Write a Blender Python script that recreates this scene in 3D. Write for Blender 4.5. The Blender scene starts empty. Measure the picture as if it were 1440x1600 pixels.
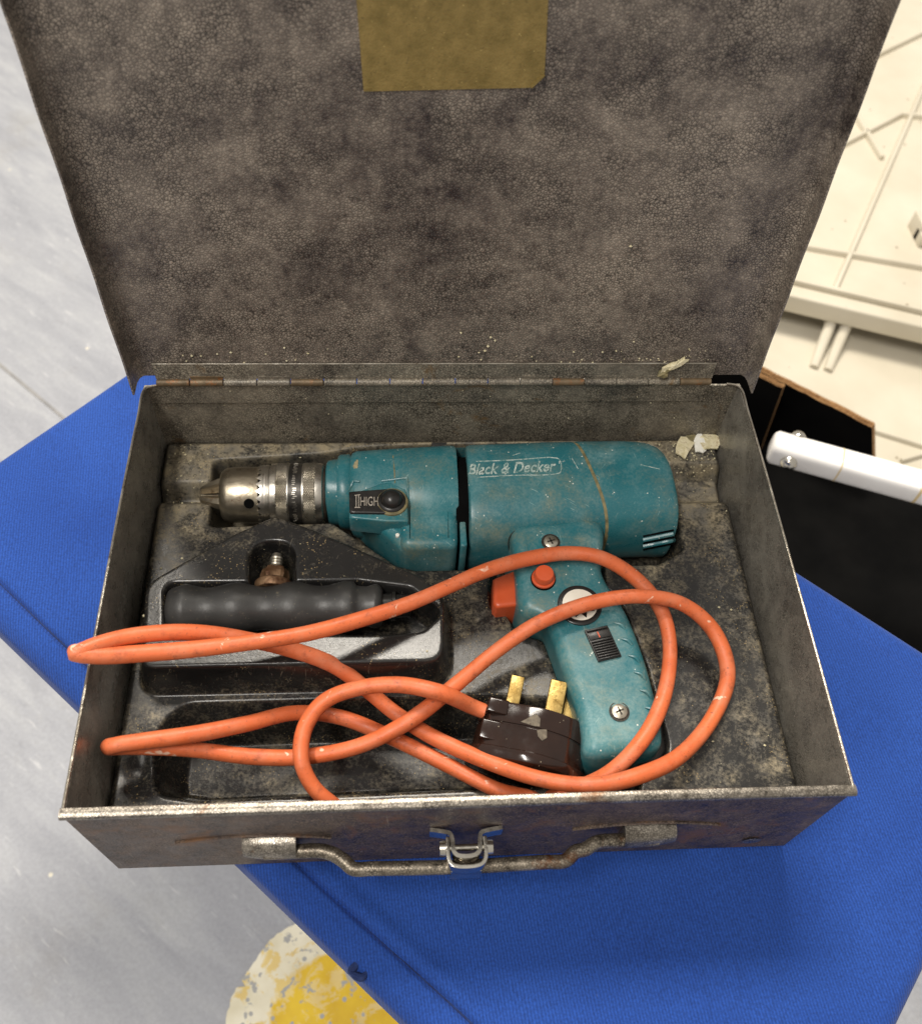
import bpy, bmesh, math, random
import numpy as np
from mathutils import Vector, Matrix, Euler
from mathutils.bvhtree import BVHTree
random.seed(7); RNG = np.random.default_rng(7)
R = math.radians
sc = bpy.context.scene
COL = sc.collection

# ------------------------------------------------------------------ camera
CAM = Vector((-0.02737, -0.11808, 0.49954)); CROT = Euler((0.590304, -0.046475, -0.044509), 'XYZ'); FPX = 1449.2
cam = bpy.data.cameras.new('camera'); camo = bpy.data.objects.new('camera', cam); COL.objects.link(camo)
camo.location = CAM; camo.rotation_euler = CROT
cam.sensor_fit = 'VERTICAL'; cam.sensor_height = 24; cam.lens = 24 * FPX / 1600
cam.clip_start = .01; cam.clip_end = 100
cam.dof.use_dof = True; cam.dof.focus_distance = .50; cam.dof.aperture_fstop = 6.6
sc.camera = camo
# ------------------------------------------------------------------ world + room lamps
w = bpy.data.worlds.new('World'); sc.world = w; w.use_nodes = True
bg = w.node_tree.nodes['Background']; bg.inputs[0].default_value = (1.0, .945, .87, 1); bg.inputs[1].default_value = .50
def area(name, loc, target, sx, sy, power, col):
    l = bpy.data.lights.new(name, 'AREA'); l.shape = 'RECTANGLE'; l.size = sx; l.size_y = sy; l.energy = power; l.color = col
    o = bpy.data.objects.new(name, l); COL.objects.link(o); o.location = loc
    o.rotation_euler = (Vector(target) - Vector(loc)).to_track_quat('-Z', 'Y').to_euler()
area('ceiling_lamp_back', (-.05, 1.40, 2.3), (-.05, 1.40, 0), 1.1, .5, 84, (1, .93, .82))
area('ceiling_lamp_front', (-.75, -.55, 2.3), (-.75, -.55, 0), .28, 1.1, 42, (1, .95, .88))
vs = sc.view_settings; vs.view_transform = 'Standard'; vs.look = 'None'; vs.exposure = .08; vs.gamma = 1
sc.cycles.use_denoising = True; sc.cycles.max_bounces = 6

# ------------------------------------------------------------------ helpers
CM = CROT.to_matrix()
def ray(px, py): return CM @ Vector(((px - 720) / FPX, -(py - 800) / FPX, -1))
def P(px, py, z):
    d = ray(px, py); return CAM + d * ((z - CAM.z) / d.z)
def PL(px, py, o, n):
    d = ray(px, py); n = Vector(n); return CAM + d * ((Vector(o) - CAM).dot(n) / d.dot(n))

def srgb(r, g, b):
    f = lambda c: (c / 255) / 12.92 if c / 255 < .04045 else ((c / 255 + .055) / 1.055) ** 2.4
    return (f(r), f(g), f(b))

class NT:
    def __init__(s, name):
        s.m = bpy.data.materials.new(name); s.m.use_nodes = True; s.t = s.m.node_tree; s.n = s.t.nodes
        s.b = s.n['Principled BSDF']; s.tc = s.n.new('ShaderNodeTexCoord')
    def link(s, a, b): s.t.links.new(a, b)
    def map(s, scale=(1, 1, 1), rot=(0, 0, 0), loc=(0, 0, 0)):
        m = s.n.new('ShaderNodeMapping'); m.inputs['Scale'].default_value = scale; m.inputs['Rotation'].default_value = rot; m.inputs['Location'].default_value = loc
        s.link(s.tc.outputs['Object'], m.inputs['Vector']); return m.outputs[0]
    def map2(s, rotz, scale, loc=(0, 0, 0)):
        a = s.map((1, 1, 1), (0, 0, rotz)); m = s.n.new('ShaderNodeMapping'); m.inputs['Scale'].default_value = scale; m.inputs['Location'].default_value = loc
        s.link(a, m.inputs['Vector']); return m.outputs[0]
    def noise(s, scale, detail=4, rough=.55, vec=None, dist=0):
        n = s.n.new('ShaderNodeTexNoise'); n.inputs['Scale'].default_value = scale; n.inputs['Detail'].default_value = detail
        n.inputs['Roughness'].default_value = rough; n.inputs['Distortion'].default_value = dist
        s.link(vec or s.tc.outputs['Object'], n.inputs['Vector']); return n.outputs['Fac']
    def vor(s, scale, feature='F1', vec=None, out='Distance', rnd=1):
        n = s.n.new('ShaderNodeTexVoronoi'); n.feature = feature; n.inputs['Scale'].default_value = scale; n.inputs['Randomness'].default_value = rnd
        s.link(vec or s.tc.outputs['Object'], n.inputs['Vector']); return n.outputs[out]
    def ramp(s, fac, *stops):
        r = s.n.new('ShaderNodeValToRGB'); e = r.color_ramp.elements
        while len(e) < len(stops): e.new(.5)
        for k, (p, c) in enumerate(stops):
            e[k].position = p; e[k].color = (*c, 1) if not isinstance(c, (int, float)) else (c, c, c, 1)
        s.link(fac, r.inputs[0]); return r.outputs[0]
    def mix(s, fac, a, b, mode='MIX'):
        m = s.n.new('ShaderNodeMix'); m.data_type = 'RGBA'; m.blend_type = mode
        for v, i in ((fac, 0), (a, 6), (b, 7)):
            if hasattr(v, 'is_linked'): s.link(v, m.inputs[i])
            elif i == 0: m.inputs[0].default_value = v
            else: m.inputs[i].default_value = (*v, 1) if not isinstance(v, (int, float)) else (v, v, v, 1)
        return m.outputs[2]
    def math(s, op, a, b=0, clamp=False):
        m = s.n.new('ShaderNodeMath'); m.operation = op; m.use_clamp = clamp
        for k, v in enumerate((a, b)):
            if hasattr(v, 'is_linked'): s.link(v, m.inputs[k])
            else: m.inputs[k].default_value = v
        return m.outputs[0]
    def bump(s, h, strength, dist=.001, prev=None):
        b = s.n.new('ShaderNodeBump'); b.inputs['Strength'].default_value = strength; b.inputs['Distance'].default_value = dist
        s.link(h, b.inputs['Height'])
        if prev: s.link(prev, b.inputs['Normal'])
        return b.outputs[0]
    def set(s, col=None, rough=None, metal=None, normal=None, spec=None, coat=None):
        for v, k in ((col, 'Base Color'), (rough, 'Roughness'), (metal, 'Metallic'), (normal, 'Normal'), (spec, 'Specular IOR Level'), (coat, 'Coat Weight')):
            if v is None: continue
            if hasattr(v, 'is_linked'): s.link(v, s.b.inputs[k])
            else: s.b.inputs[k].default_value = (*v, 1) if isinstance(v, tuple) else v
        return s.m

def thing(name, label, cat, loc, group=None):
    o = bpy.data.objects.new(name, None); COL.objects.link(o); o.location = loc; o.empty_display_size = .01
    o['label'] = label; o['category'] = cat
    if group: o['group'] = group
    return o
def wloc(o):
    v = Vector((0, 0, 0))
    while o: v = v + o.location; o = o.parent
    return v
def obj(name, geo, mat, parent=None, ang=35, bevel=0, base=None):
    """one mesh object from a list of (verts, faces[, matindex]) in world coordinates"""
    V = []; F = []; MI = []
    for g in geo:
        o = len(V); V += [tuple(v) for v in g[0]]; F += [tuple(i + o for i in f) for f in g[1]]
        MI += [g[2] if len(g) > 2 else 0] * len(g[1])
    off = wloc(parent) if parent else Vector((0, 0, 0))
    b = Vector(base) if base is not None else off
    A = np.array(V, dtype=float) - np.array(b)
    me = bpy.data.meshes.new(name); me.from_pydata(A.tolist(), [], F)
    for m in (mat if isinstance(mat, (list, tuple)) else [mat]): me.materials.append(m)
    if len(set(MI)) > 1: me.polygons.foreach_set('material_index', MI)
    bm = bmesh.new(); bm.from_mesh(me); bmesh.ops.recalc_face_normals(bm, faces=bm.faces)
    if bevel:
        es = [e for e in bm.edges if len(e.link_faces) == 2 and e.calc_face_angle() > R(40)]
        bmesh.ops.bevel(bm, geom=es, offset=bevel, segments=3, profile=.5, affect='EDGES', clamp_overlap=True)
    big = [f for f in bm.faces if len(f.verts) > 20]
    if big: bmesh.ops.triangulate(bm, faces=big, ngon_method='EAR_CLIP')
    bm.to_mesh(me); bm.free()
    me.polygons.foreach_set('use_smooth', [True] * len(me.polygons)); me.set_sharp_from_angle(angle=R(ang))
    ob = bpy.data.objects.new(name, me); COL.objects.link(ob)
    if parent: ob.parent = parent
    ob.location = b - off
    return ob
def tag(o, label, cat, group=None, kind=None):
    if label: o['label'] = label
    if cat: o['category'] = cat
    if group: o['group'] = group
    if kind: o['kind'] = kind
    return o

def box(c, s, rot=None):
    c = Vector(c); V = []
    for z in (-1, 1):
        for (x, y) in ((-1, -1), (1, -1), (1, 1), (-1, 1)):
            v = Vector((x * s[0] / 2, y * s[1] / 2, z * s[2] / 2)); V.append(c + (rot @ v if rot else v))
    return V, [(3, 2, 1, 0), (4, 5, 6, 7), (0, 1, 5, 4), (1, 2, 6, 5), (2, 3, 7, 6), (3, 0, 4, 7)]
def loft(rings, caps=True, closed=True):
    V = []; F = []; n = len(rings[0])
    for r in rings: V += list(r)
    for i in range(len(rings) - 1):
        for j in range(n if closed else n - 1):
            k = (j + 1) % n; F.append((i * n + j, i * n + k, (i + 1) * n + k, (i + 1) * n + j))
    if caps: F.append(tuple(range(n))[::-1]); F.append(tuple((len(rings) - 1) * n + j for j in range(n)))
    return V, F
def frame(ax):
    ax = Vector(ax).normalized(); u = ax.orthogonal().normalized() if abs(ax.z) > .9 else Vector((0, 0, 1)).cross(ax).normalized()
    return ax, u, ax.cross(u)
def lathe(prof, o, ax, n=48, caps=True):
    ax, u, v = frame(ax); o = Vector(o)
    return loft([[o + ax * s + (u * math.cos(2 * math.pi * j / n) + v * math.sin(2 * math.pi * j / n)) * r for j in range(n)] for s, r in prof], caps)
def catmull(pts, per=8, closed=False):
    pts = [Vector(p) for p in pts]; out = []; N = len(pts)
    for i in range(N if closed else N - 1):
        if closed: a, b, c, d = (pts[(i + k) % N] for k in (-1, 0, 1, 2))
        else: a, b, c, d = pts[max(i - 1, 0)], pts[i], pts[i + 1], pts[min(i + 2, N - 1)]
        # centripetal
        t1 = max((b - a).length, 1e-6) ** .5; t2 = max((c - b).length, 1e-6) ** .5; t3 = max((d - c).length, 1e-6) ** .5
        m1 = (b - a) / t1 - (c - a) / (t1 + t2) + (c - b) / t2 if i > 0 or closed else (c - b) / t2
        m2 = (c - b) / t2 - (d - b) / (t2 + t3) + (d - c) / t3 if i < N - 2 or closed else (c - b) / t2
        m1 *= t2; m2 *= t2
        for k in range(per):
            t = k / per
            out.append(b * (2 * t ** 3 - 3 * t * t + 1) + m1 * (t ** 3 - 2 * t * t + t) + c * (-2 * t ** 3 + 3 * t * t) + m2 * (t ** 3 - t * t))
    if not closed: out.append(pts[-1])
    return out
def tube(path, r, n=14, caps=True, rf=None):
    rings = []; T = None; u = None
    for i, p in enumerate(path):
        t = (path[min(i + 1, len(path) - 1)] - path[max(i - 1, 0)]).normalized()
        if u is None: u = t.orthogonal().normalized()
        else: u = (u - t * u.dot(t)).normalized()
        v = t.cross(u); rr = rf(i) if rf else r
        rings.append([p + (u * math.cos(2 * math.pi * j / n) + v * math.sin(2 * math.pi * j / n)) * rr for j in range(n)])
    return loft(rings, caps)
def chaikin(pts, it=2):
    pts = [Vector(p) for p in pts]
    for _ in range(it):
        q = []
        for i in range(len(pts)):
            a, b = pts[i], pts[(i + 1) % len(pts)]; q += [a * .75 + b * .25, a * .25 + b * .75]
        pts = q
    return pts
def resample(pts, n):
    pts = [Vector(p) for p in pts]; q = pts + [pts[0]]
    L = [0]
    for a, b in zip(q, q[1:]): L.append(L[-1] + (b - a).length)
    out = []; k = 0
    for i in range(n):
        s = L[-1] * i / n
        while L[k + 1] < s: k += 1
        t = (s - L[k]) / max(L[k + 1] - L[k], 1e-9); out.append(q[k].lerp(q[k + 1], t))
    return out
def inset(pts, d):
    """2D outline (Vector xy), positive = inwards for ccw"""
    n = len(pts); out = []
    for i in range(n):
        t = (pts[(i + 1) % n] - pts[i - 1]); t = Vector((t.x, t.y)).normalized()
        out.append(Vector((pts[i].x - t.y * d, pts[i].y + t.x * d)))
    return out
def ccw(pts):
    a = sum(p.x * q.y - q.x * p.y for p, q in zip(pts, pts[1:] + pts[:1])); return pts if a > 0 else pts[::-1]
def march(pts, d, step=.0003):
    """inset a closed outline in small relaxed steps so that it never folds over itself"""
    n = max(1, int(abs(d) / step + .5)); q = [Vector((p.x, p.y)) for p in pts]
    for _ in range(n):
        q = inset(q, d / n); q = [q[i] * .6 + (q[i - 1] + q[(i + 1) % len(q)]) * .2 for i in range(len(q))]
    return q
def pillow(outline, z0, z1, r, seg=5, zf=None, rb=None):
    o = ccw([Vector((p[0], p[1])) for p in outline]); rings = []
    rb = min(r, .003) if rb is None else rb
    low = [(rb * (1 - math.sin(a)), z0 + rb * (1 - math.cos(a))) for a in [math.pi / 2 * k / seg for k in range(seg + 1)]]
    top = [(r * (1 - math.cos(a)), z1 - r * (1 - math.sin(a))) for a in [math.pi / 2 * k / seg for k in range(seg + 1)]]
    cur = o; prev = 0; up = []
    for d, z in top:
        if d > prev: cur = march(cur, d - prev); prev = d
        up.append((cur, z))
    lo = []; cur = o; prev = 0
    for d, z in low[::-1]:
        if d > prev: cur = march(cur, d - prev); prev = d
        lo.append((cur, z))
    up.append((march(up[-1][0], .0007), up[-1][1]))
    for ring, z in lo[::-1] + up: rings.append([Vector((p.x, p.y, z + (zf(p.x, p.y) if zf else 0))) for p in ring])
    return loft(rings)
def fillet(poly, r, n=6):
    """round every corner of a polygon with radius r (or a list of radii)"""
    P_ = [Vector((p[0], p[1])) for p in poly]; N = len(P_); out = []
    for i in range(N):
        p, a, b = P_[i], P_[i - 1], P_[(i + 1) % N]; rr = r[i] if isinstance(r, (list, tuple)) else r
        u, v = (a - p), (b - p); lu, lv = u.length, v.length; u.normalize(); v.normalize()
        ang = math.acos(max(-1, min(1, u.dot(v)))); t = min(rr / max(math.tan(ang / 2), 1e-3), lu * .48, lv * .48)
        s, e = p + u * t, p + v * t
        for k in range(n + 1):
            q = k / n; out.append((s * (1 - q) ** 2 + p * 2 * q * (1 - q) + e * q * q))
    return [(q.x, q.y) for q in out]
def prism(poly, o, ex, ey, ez, h):
    """2D polygon extruded: o + x*ex + y*ey, height h along ez"""
    o, ex, ey, ez = map(Vector, (o, ex, ey, ez))
    return loft([[o + ex * x + ey * y for x, y in poly], [o + ex * x + ey * y + ez * h for x, y in poly]])
def strip_path(pts, t, ez, h):
    """bent sheet strip: path of 2D-in-3D points with thickness t, extruded along ez by h"""
    ez = Vector(ez); pts = [Vector(p) for p in pts]; L = []; Rr = []
    for i, p in enumerate(pts):
        d = (pts[min(i + 1, len(pts) - 1)] - pts[max(i - 1, 0)]).normalized(); nrm = d.cross(ez).normalized()
        L.append(p + nrm * t / 2); Rr.append(p - nrm * t / 2)
    rings = [[a, b, b + ez * h, a + ez * h] for a, b in zip(L, Rr)]
    return loft(rings)
def text_mesh(body, size, shear=0, bold=0):
    c = bpy.data.curves.new('t', 'FONT'); c.body = body; c.size = size; c.shear = shear; c.offset = bold; c.align_x = 'LEFT'; c.resolution_u = 3
    o = bpy.data.objects.new('t', c); COL.objects.link(o); dg = bpy.context.evaluated_depsgraph_get()
    me = o.evaluated_get(dg).to_mesh(); V = [v.co.copy() for v in me.vertices]; F = [tuple(p.vertices) for p in me.polygons]
    o.evaluated_get(dg).to_mesh_clear(); bpy.data.objects.remove(o); bpy.data.curves.remove(c)
    return V, F
def thicken(V, F, up):
    """flat faces -> solid: top at V, skirt down by `up` vector"""
    n = len(V); e = {}
    for f in F:
        for a, b in zip(f, f[1:] + f[:1]): e[(a, b)] = e.get((a, b), 0) + 1
    S = [(a, b, b + n, a + n) for (a, b) in e if (b, a) not in e]
    return list(V) + [v - up for v in V], list(F) + S

# ------------------------------------------------------------------ materials
def mat_hammer(name, dark, lite, cell=520, rough=.42, blot=16, metal=.35, rust=None, bumps=.35, rustamt=.62):
    m = NT(name)
    big = m.noise(blot, 5, .62, dist=.5); mid = m.noise(blot * 4.3, 4, .6)
    f = m.math('ADD', m.math('MULTIPLY', big, .5), m.math('ADD', m.math('MULTIPLY', mid, .28), m.math('MULTIPLY', m.noise(blot * 17, 3, .6), .22)))
    wv = m.n.new('ShaderNodeVectorMath'); wv.operation = 'ADD'
    nz = m.n.new('ShaderNodeTexNoise'); nz.inputs['Scale'].default_value = 260; m.link(m.tc.outputs['Object'], nz.inputs['Vector'])
    sv = m.n.new('ShaderNodeVectorMath'); sv.operation = 'SCALE'; sv.inputs[3].default_value = .0022; m.link(nz.outputs['Color'], sv.inputs[0])
    m.link(m.tc.outputs['Object'], wv.inputs[0]); m.link(sv.outputs[0], wv.inputs[1])
    ve = m.vor(cell, 'DISTANCE_TO_EDGE', wv.outputs[0]); edge = m.ramp(ve, (0, .12), (.10, .62), (.22, 1.0))
    vc = m.vor(cell, 'F1', wv.outputs[0], 'Color'); sepn = m.n.new('ShaderNodeSeparateColor'); m.link(vc, sepn.inputs[0])
    col = m.ramp(f, (.36, dark), (.62, lite))
    es = m.ramp(m.noise(blot * 2.1, 3), (.36, .45), (.60, 1))
    col = m.mix(es, col, m.mix(1.0, col, edge, 'MULTIPLY'))
    col = m.mix(.25, col, m.mix(1.0, col, m.ramp(sepn.outputs[0], (0, .55), (1, 1.5)), 'MULTIPLY'))
    if rust:
        rf = m.ramp(m.noise(38, 7, .68, dist=.8), (rustamt, 0), (rustamt + .1, 1)); col = m.mix(rf, col, rust)
    for rz_, sd_ in ((1.35, 0), (.2, 5), (-.7, 9)):
        sc_ = m.ramp(m.noise(1, 2, .6, m.map2(rz_, (22, 900, 22 if rz_ > 1 else 900), (sd_, sd_, sd_))), (.715, 0), (.74, .30)); col = m.mix(sc_, col, srgb(168, 158, 144))
    sp = m.ramp(m.vor(150), (.0, 1), (.055, 0)); spn = m.ramp(m.noise(60, 2), (.60, 0), (.66, 1)); col = m.mix(m.math('MULTIPLY', sp, spn), col, srgb(170, 160, 145))
    b = m.bump(ve, bumps, .0006)
    return m.set(col, m.ramp(mid, (.3, rough - .06), (.7, rough + .12)), metal, b)
LID = mat_hammer('hammered_lid_enamel', srgb(70, 62, 60), srgb(164, 152, 138), 660, .38, 19, .1, srgb(98, 82, 68), .7, .75)
TRAY = mat_hammer('worn_grey_brown_enamel', srgb(98, 92, 84), srgb(162, 153, 136), 640, .40, 26, .15, srgb(120, 96, 66), .25, .60)
WALLS = mat_hammer('smooth_grey_wall_enamel', srgb(112, 108, 101), srgb(166, 161, 150), 900, .27, 28, .2, srgb(112, 98, 74), .12, .66)
FRONT = mat_hammer('scuffed_violet_brown_enamel', srgb(58, 48, 48), srgb(120, 102, 88), 620, .46, 34, .1, srgb(104, 76, 54), .25, .55)
RIM = mat_hammer('bare_hammered_metal', srgb(104, 97, 88), srgb(172, 164, 152), 800, .30, 60, .7, srgb(104, 76, 54), .16, .60)
ROD = mat_hammer('worn_handle_rod', srgb(92, 82, 70), srgb(168, 158, 142), 700, .36, 60, .7, srgb(104, 68, 42), .2, .54)

def mat_insert():
    m = NT('dusty_black_plastic')
    d1 = m.noise(40, 5, .6, dist=.3); d2 = m.noise(560, 5, .78); d3 = m.noise(130, 4, .65)
    sx = m.n.new('ShaderNodeSeparateXYZ'); m.link(m.tc.outputs['Object'], sx.inputs[0])
    # dust has gathered mostly in the drill channel and the far strip; the raised handle block was wiped clean
    far = m.n.new('ShaderNodeMapRange'); far.inputs['From Min'].default_value = .14; far.inputs['From Max'].default_value = .2; far.inputs['To Min'].default_value = 0; far.inputs['To Max'].default_value = .10
    m.link(sx.outputs['Y'], far.inputs['Value'])
    blk = m.n.new('ShaderNodeMapRange'); blk.inputs['From Min'].default_value = .050; blk.inputs['From Max'].default_value = .060; blk.inputs['To Min'].default_value = 0; blk.inputs['To Max'].default_value = .07
    m.link(sx.outputs['Z'], blk.inputs['Value'])
    f = m.math('ADD', m.math('MULTIPLY', d1, .26), m.math('ADD', m.math('MULTIPLY', d2, .46), m.math('MULTIPLY', d3, .28)))
    f = m.math('SUBTRACT', m.math('ADD', f, far.outputs[0]), blk.outputs[0])
    mask = m.ramp(f, (.475, .01), (.535, .22), (.62, .85))
    geo = m.n.new('ShaderNodeNewGeometry'); sn = m.n.new('ShaderNodeSeparateXYZ'); m.link(geo.outputs['Normal'], sn.inputs[0])
    upf = m.ramp(sn.outputs['Z'], (.2, .45), (.85, 1)); mask = m.math('MULTIPLY', mask, upf)
    base = m.ramp(m.noise(22, 3), (.3, (.0085, .0083, .0086)), (.7, (.020, .0195, .019)))
    dust = m.ramp(m.noise(90, 3), (.35, srgb(112, 107, 97)), (.65, srgb(160, 147, 120)))
    col = m.mix(mask, base, dust)
    for rz, sd in ((.7, 0), (-.5, 3), (1.9, 7)):
        scr = m.ramp(m.noise(1, 2, .6, m.map2(rz, (90, 1300, 90), (sd, sd, 0))), (.695, 0), (.72, .42)); col = m.mix(scr, col, srgb(134, 126, 110))
    wipe = m.ramp(m.noise(1, 3, .6, m.map2(.5, (40, 160, 40), (2, 5, 0))), (.60, 0), (.68, .7)); col = m.mix(wipe, col, base)
    gr = m.ramp(m.vor(620), (.0, 1), (.16, 1), (.22, 0)); gm = m.ramp(m.noise(60, 3), (.52, 0), (.62, 1)); col = m.mix(m.math('MULTIPLY', gr, gm), col, srgb(170, 148, 106))
    rough = m.math('SUBTRACT', m.math('ADD', m.math('MULTIPLY', mask, .36), .24), m.math('MULTIPLY', blk.outputs[0], .4), True)
    return m.set(col, rough, 0, m.bump(m.math('ADD', d3, m.math('MULTIPLY', d2, .5)), .10, .001), .5)
INSERT = mat_insert()

def mat_teal():
    m = NT('worn_teal_plastic')
    n1 = m.noise(38, 5, .65, dist=.4); n2 = m.noise(620, 4, .72)
    base = m.ramp(m.noise(24, 3), (.3, (.017, .125, .150)), (.7, (.030, .170, .195)))
    f = m.math('ADD', m.math('MULTIPLY', n1, .62), m.math('MULTIPLY', n2, .38)); grime = m.ramp(f, (.44, 0), (.54, .26), (.62, .58), (.70, .8))
    col = m.mix(grime, base, m.ramp(m.noise(50, 3), (.4, srgb(128, 130, 108)), (.6, srgb(120, 150, 150))))
    for rz, sd in ((.5, 0), (-.9, 4), (1.4, 9)):
        scr = m.ramp(m.noise(1, 2, .6, m.map2(rz, (110, 1500, 300), (sd, sd, sd))), (.68, 0), (.72, .6)); scm = m.ramp(m.noise(30, 2, .5, m.map(loc=(.2 + sd, .7, 0))), (.50, 0), (.60, 1))
        col = m.mix(m.math('MULTIPLY', scr, scm), col, srgb(150, 178, 174))
    sp = m.ramp(m.vor(330), (.0, 1), (.12, 1), (.16, 0)); spm = m.ramp(m.noise(140, 1), (.60, 0), (.62, 1)); col = m.mix(m.math('MULTIPLY', sp, spm), col, srgb(206, 210, 200))
    return m.set(col, m.ramp(f, (.35, .23), (.65, .48)), 0, m.bump(n2, .05, .0006), .5)
TEAL = mat_teal()

def mat_simple(name, c1, c2, scale, rough, metal=0, bs=0, bscale=300, dirt=None, dthr=.6, dscale=60, coat=0, spec=.5, specks=None):
    m = NT(name); col = m.ramp(m.noise(scale, 4), (.3, c1), (.7, c2))
    if dirt: col = m.mix(m.ramp(m.noise(dscale, 6, .68, dist=.3), (dthr, 0), (dthr + .12, .85)), col, dirt)
    if specks: col = m.mix(m.math('MULTIPLY', m.ramp(m.vor(specks[1]), (0, 1), (.09, 1), (.12, 0)), m.ramp(m.noise(specks[1] * .5, 1), (.56, 0), (.6, 1))), col, specks[0])
    nb = m.noise(bscale, 4); rr = m.ramp(m.noise(scale * 2.3, 3), (.3, max(rough - .07, .03)), (.7, min(rough + .07, 1)))
    return m.set(col, rr, metal, m.bump(nb, bs, .001) if bs else None, spec, coat)
def mat_cord():
    m = NT('orange_rubber_sheath')
    col = m.ramp(m.noise(26, 4), (.3, (.55, .112, .036)), (.7, (.68, .155, .052)))
    dst = m.ramp(m.noise(60, 5, .7), (.46, 0), (.68, .5)); col = m.mix(dst, col, srgb(206, 128, 96))
    g = m.ramp(m.noise(150, 6, .75), (.53, 0), (.68, .6)); col = m.mix(g, col, (.30, .070, .030))
    col = m.mix(m.math('MULTIPLY', m.ramp(m.noise(85, 3, .6, m.map(loc=(.13, .4, .2)), .6), (.675, 0), (.70, 1)), .8), col, srgb(226, 196, 172))
    col = m.mix(m.ramp(m.noise(520, 2), (.66, 0), (.72, .6)), col, (.20, .065, .035))
    return m.set(col, m.ramp(m.noise(90, 4), (.3, .36), (.7, .56)), 0, m.bump(m.noise(260, 5, .7), .22, .001), .4)
CORD = mat_cord()
RED = mat_simple('orange_red_switch_plastic', (.56, .085, .026), (.64, .11, .036), 60, .35, dirt=(.30, .06, .03), dthr=.62)
STEEL = mat_simple('dull_chuck_steel', srgb(168, 162, 150), srgb(206, 201, 192), 60, .30, .95, .08, 500, srgb(116, 96, 66), .62, 110)
BRONZE = mat_simple('tarnished_chuck_steel', srgb(132, 122, 106), srgb(178, 168, 148), 80, .34, .9, .12, 400, srgb(96, 70, 44), .57, 140)
DKSTEEL = mat_simple('dark_band_steel', (.03, .028, .026), (.09, .082, .072), 160, .35, .7, .1, 400)
RUST = mat_simple('rusty_steel', srgb(92, 62, 40), srgb(140, 112, 84), 130, .5, .6, .4, 500, srgb(66, 36, 20), .5, 180)
CHROME = mat_simple('bright_latch_steel', srgb(190, 184, 172), srgb(222, 218, 208), 120, .2, 1, .05, 400, srgb(120, 92, 62), .66, 200)
BRASS = mat_simple('dull_brass', srgb(150, 122, 66), srgb(190, 164, 102), 160, .38, .8, .15, 700, srgb(112, 88, 40), .54, 260)
BAKE = mat_simple('dark_brown_bakelite', (.015, .0070, .0048), (.024, .0110, .0075), 60, .13, 0, .03, 300, (.035, .028, .022), .66, 130, specks=(srgb(150, 140, 120), 420))
BLACKP = mat_simple('black_rubber_grip', (.022, .0215, .021), (.042, .041, .039), 40, .42, 0, .1, 700, srgb(110, 102, 86), .62, 320, specks=(srgb(140, 130, 108), 700))
BLACKG = mat_simple('black_switch_plastic', (.009, .0085, .008), (.018, .017, .016), 90, .34, 0, .05, 500, srgb(84, 74, 58), .62, 240)
VOID = mat_simple('painted_gap_shade', (.002, .002, .002), (.004, .004, .004), 60, .9, spec=.05)  # near black colour standing in for shade in slots, gaps and holes
GREASE = mat_simple('greasy_brown_dirt', (.012, .009, .006), (.035, .026, .016), 300, .6, 0, .5, 900)
WHITEP = mat_simple('cream_white_badge', srgb(222, 216, 198), srgb(238, 234, 222), 90, .4, dirt=srgb(176, 160, 110), dthr=.63, dscale=110)
LETTER = mat_simple('rubbed_silver_lettering', srgb(118, 150, 146), srgb(196, 204, 196), 420, .45, 0, dirt=srgb(60, 112, 112), dthr=.5, dscale=500)
PALE = mat_simple('off_white_print', srgb(150, 142, 130), srgb(182, 174, 162), 300, .5)
SEAM = mat_simple('grimy_seam', srgb(92, 88, 62), srgb(150, 136, 96), 240, .7)
SCREWM = mat_simple('zinc_screw_steel', srgb(160, 152, 136), srgb(200, 194, 180), 200, .35, .9, .1, 500, srgb(104, 80, 54), .58, 240)
TAPE = mat_simple('aged_brown_tape', srgb(118, 100, 50), srgb(146, 124, 70), 160, .34, .1, .3, 900, srgb(102, 86, 46), .58, 500, specks=(srgb(200, 176, 110), 500))
FLAKE = mat_simple('cream_paint_flake', srgb(196, 184, 142), srgb(232, 224, 194), 300, .7, 0, .4, 700, srgb(150, 122, 78), .56, 300)
WHFLAKE = mat_simple('white_paint_flake', srgb(222, 220, 208), srgb(242, 240, 232), 300, .6)
CARDK = mat_simple('black_cardboard_face', (.0016, .0016, .0017), (.004, .0038, .0036), 20, .75, 0, .05, 200, spec=.06, dirt=(.03, .024, .016), dthr=.70, dscale=70)
CARDB = mat_simple('brown_corrugated_edge', srgb(120, 84, 48), srgb(178, 138, 92), 240, .9, 0, .8, 260)
WTUBE = mat_simple('white_enamel_tube', srgb(226, 222, 218), srgb(240, 238, 236), 16, .28, 0, .02, 100, srgb(206, 190, 168), .70, 40)
CREAM = mat_simple('cream_moulded_plastic', srgb(194, 186, 167), srgb(208, 201, 184), 9, .42, 0, .04, 120, srgb(196, 184, 158), .66, 24, specks=(srgb(140, 128, 108), 60))

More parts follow.
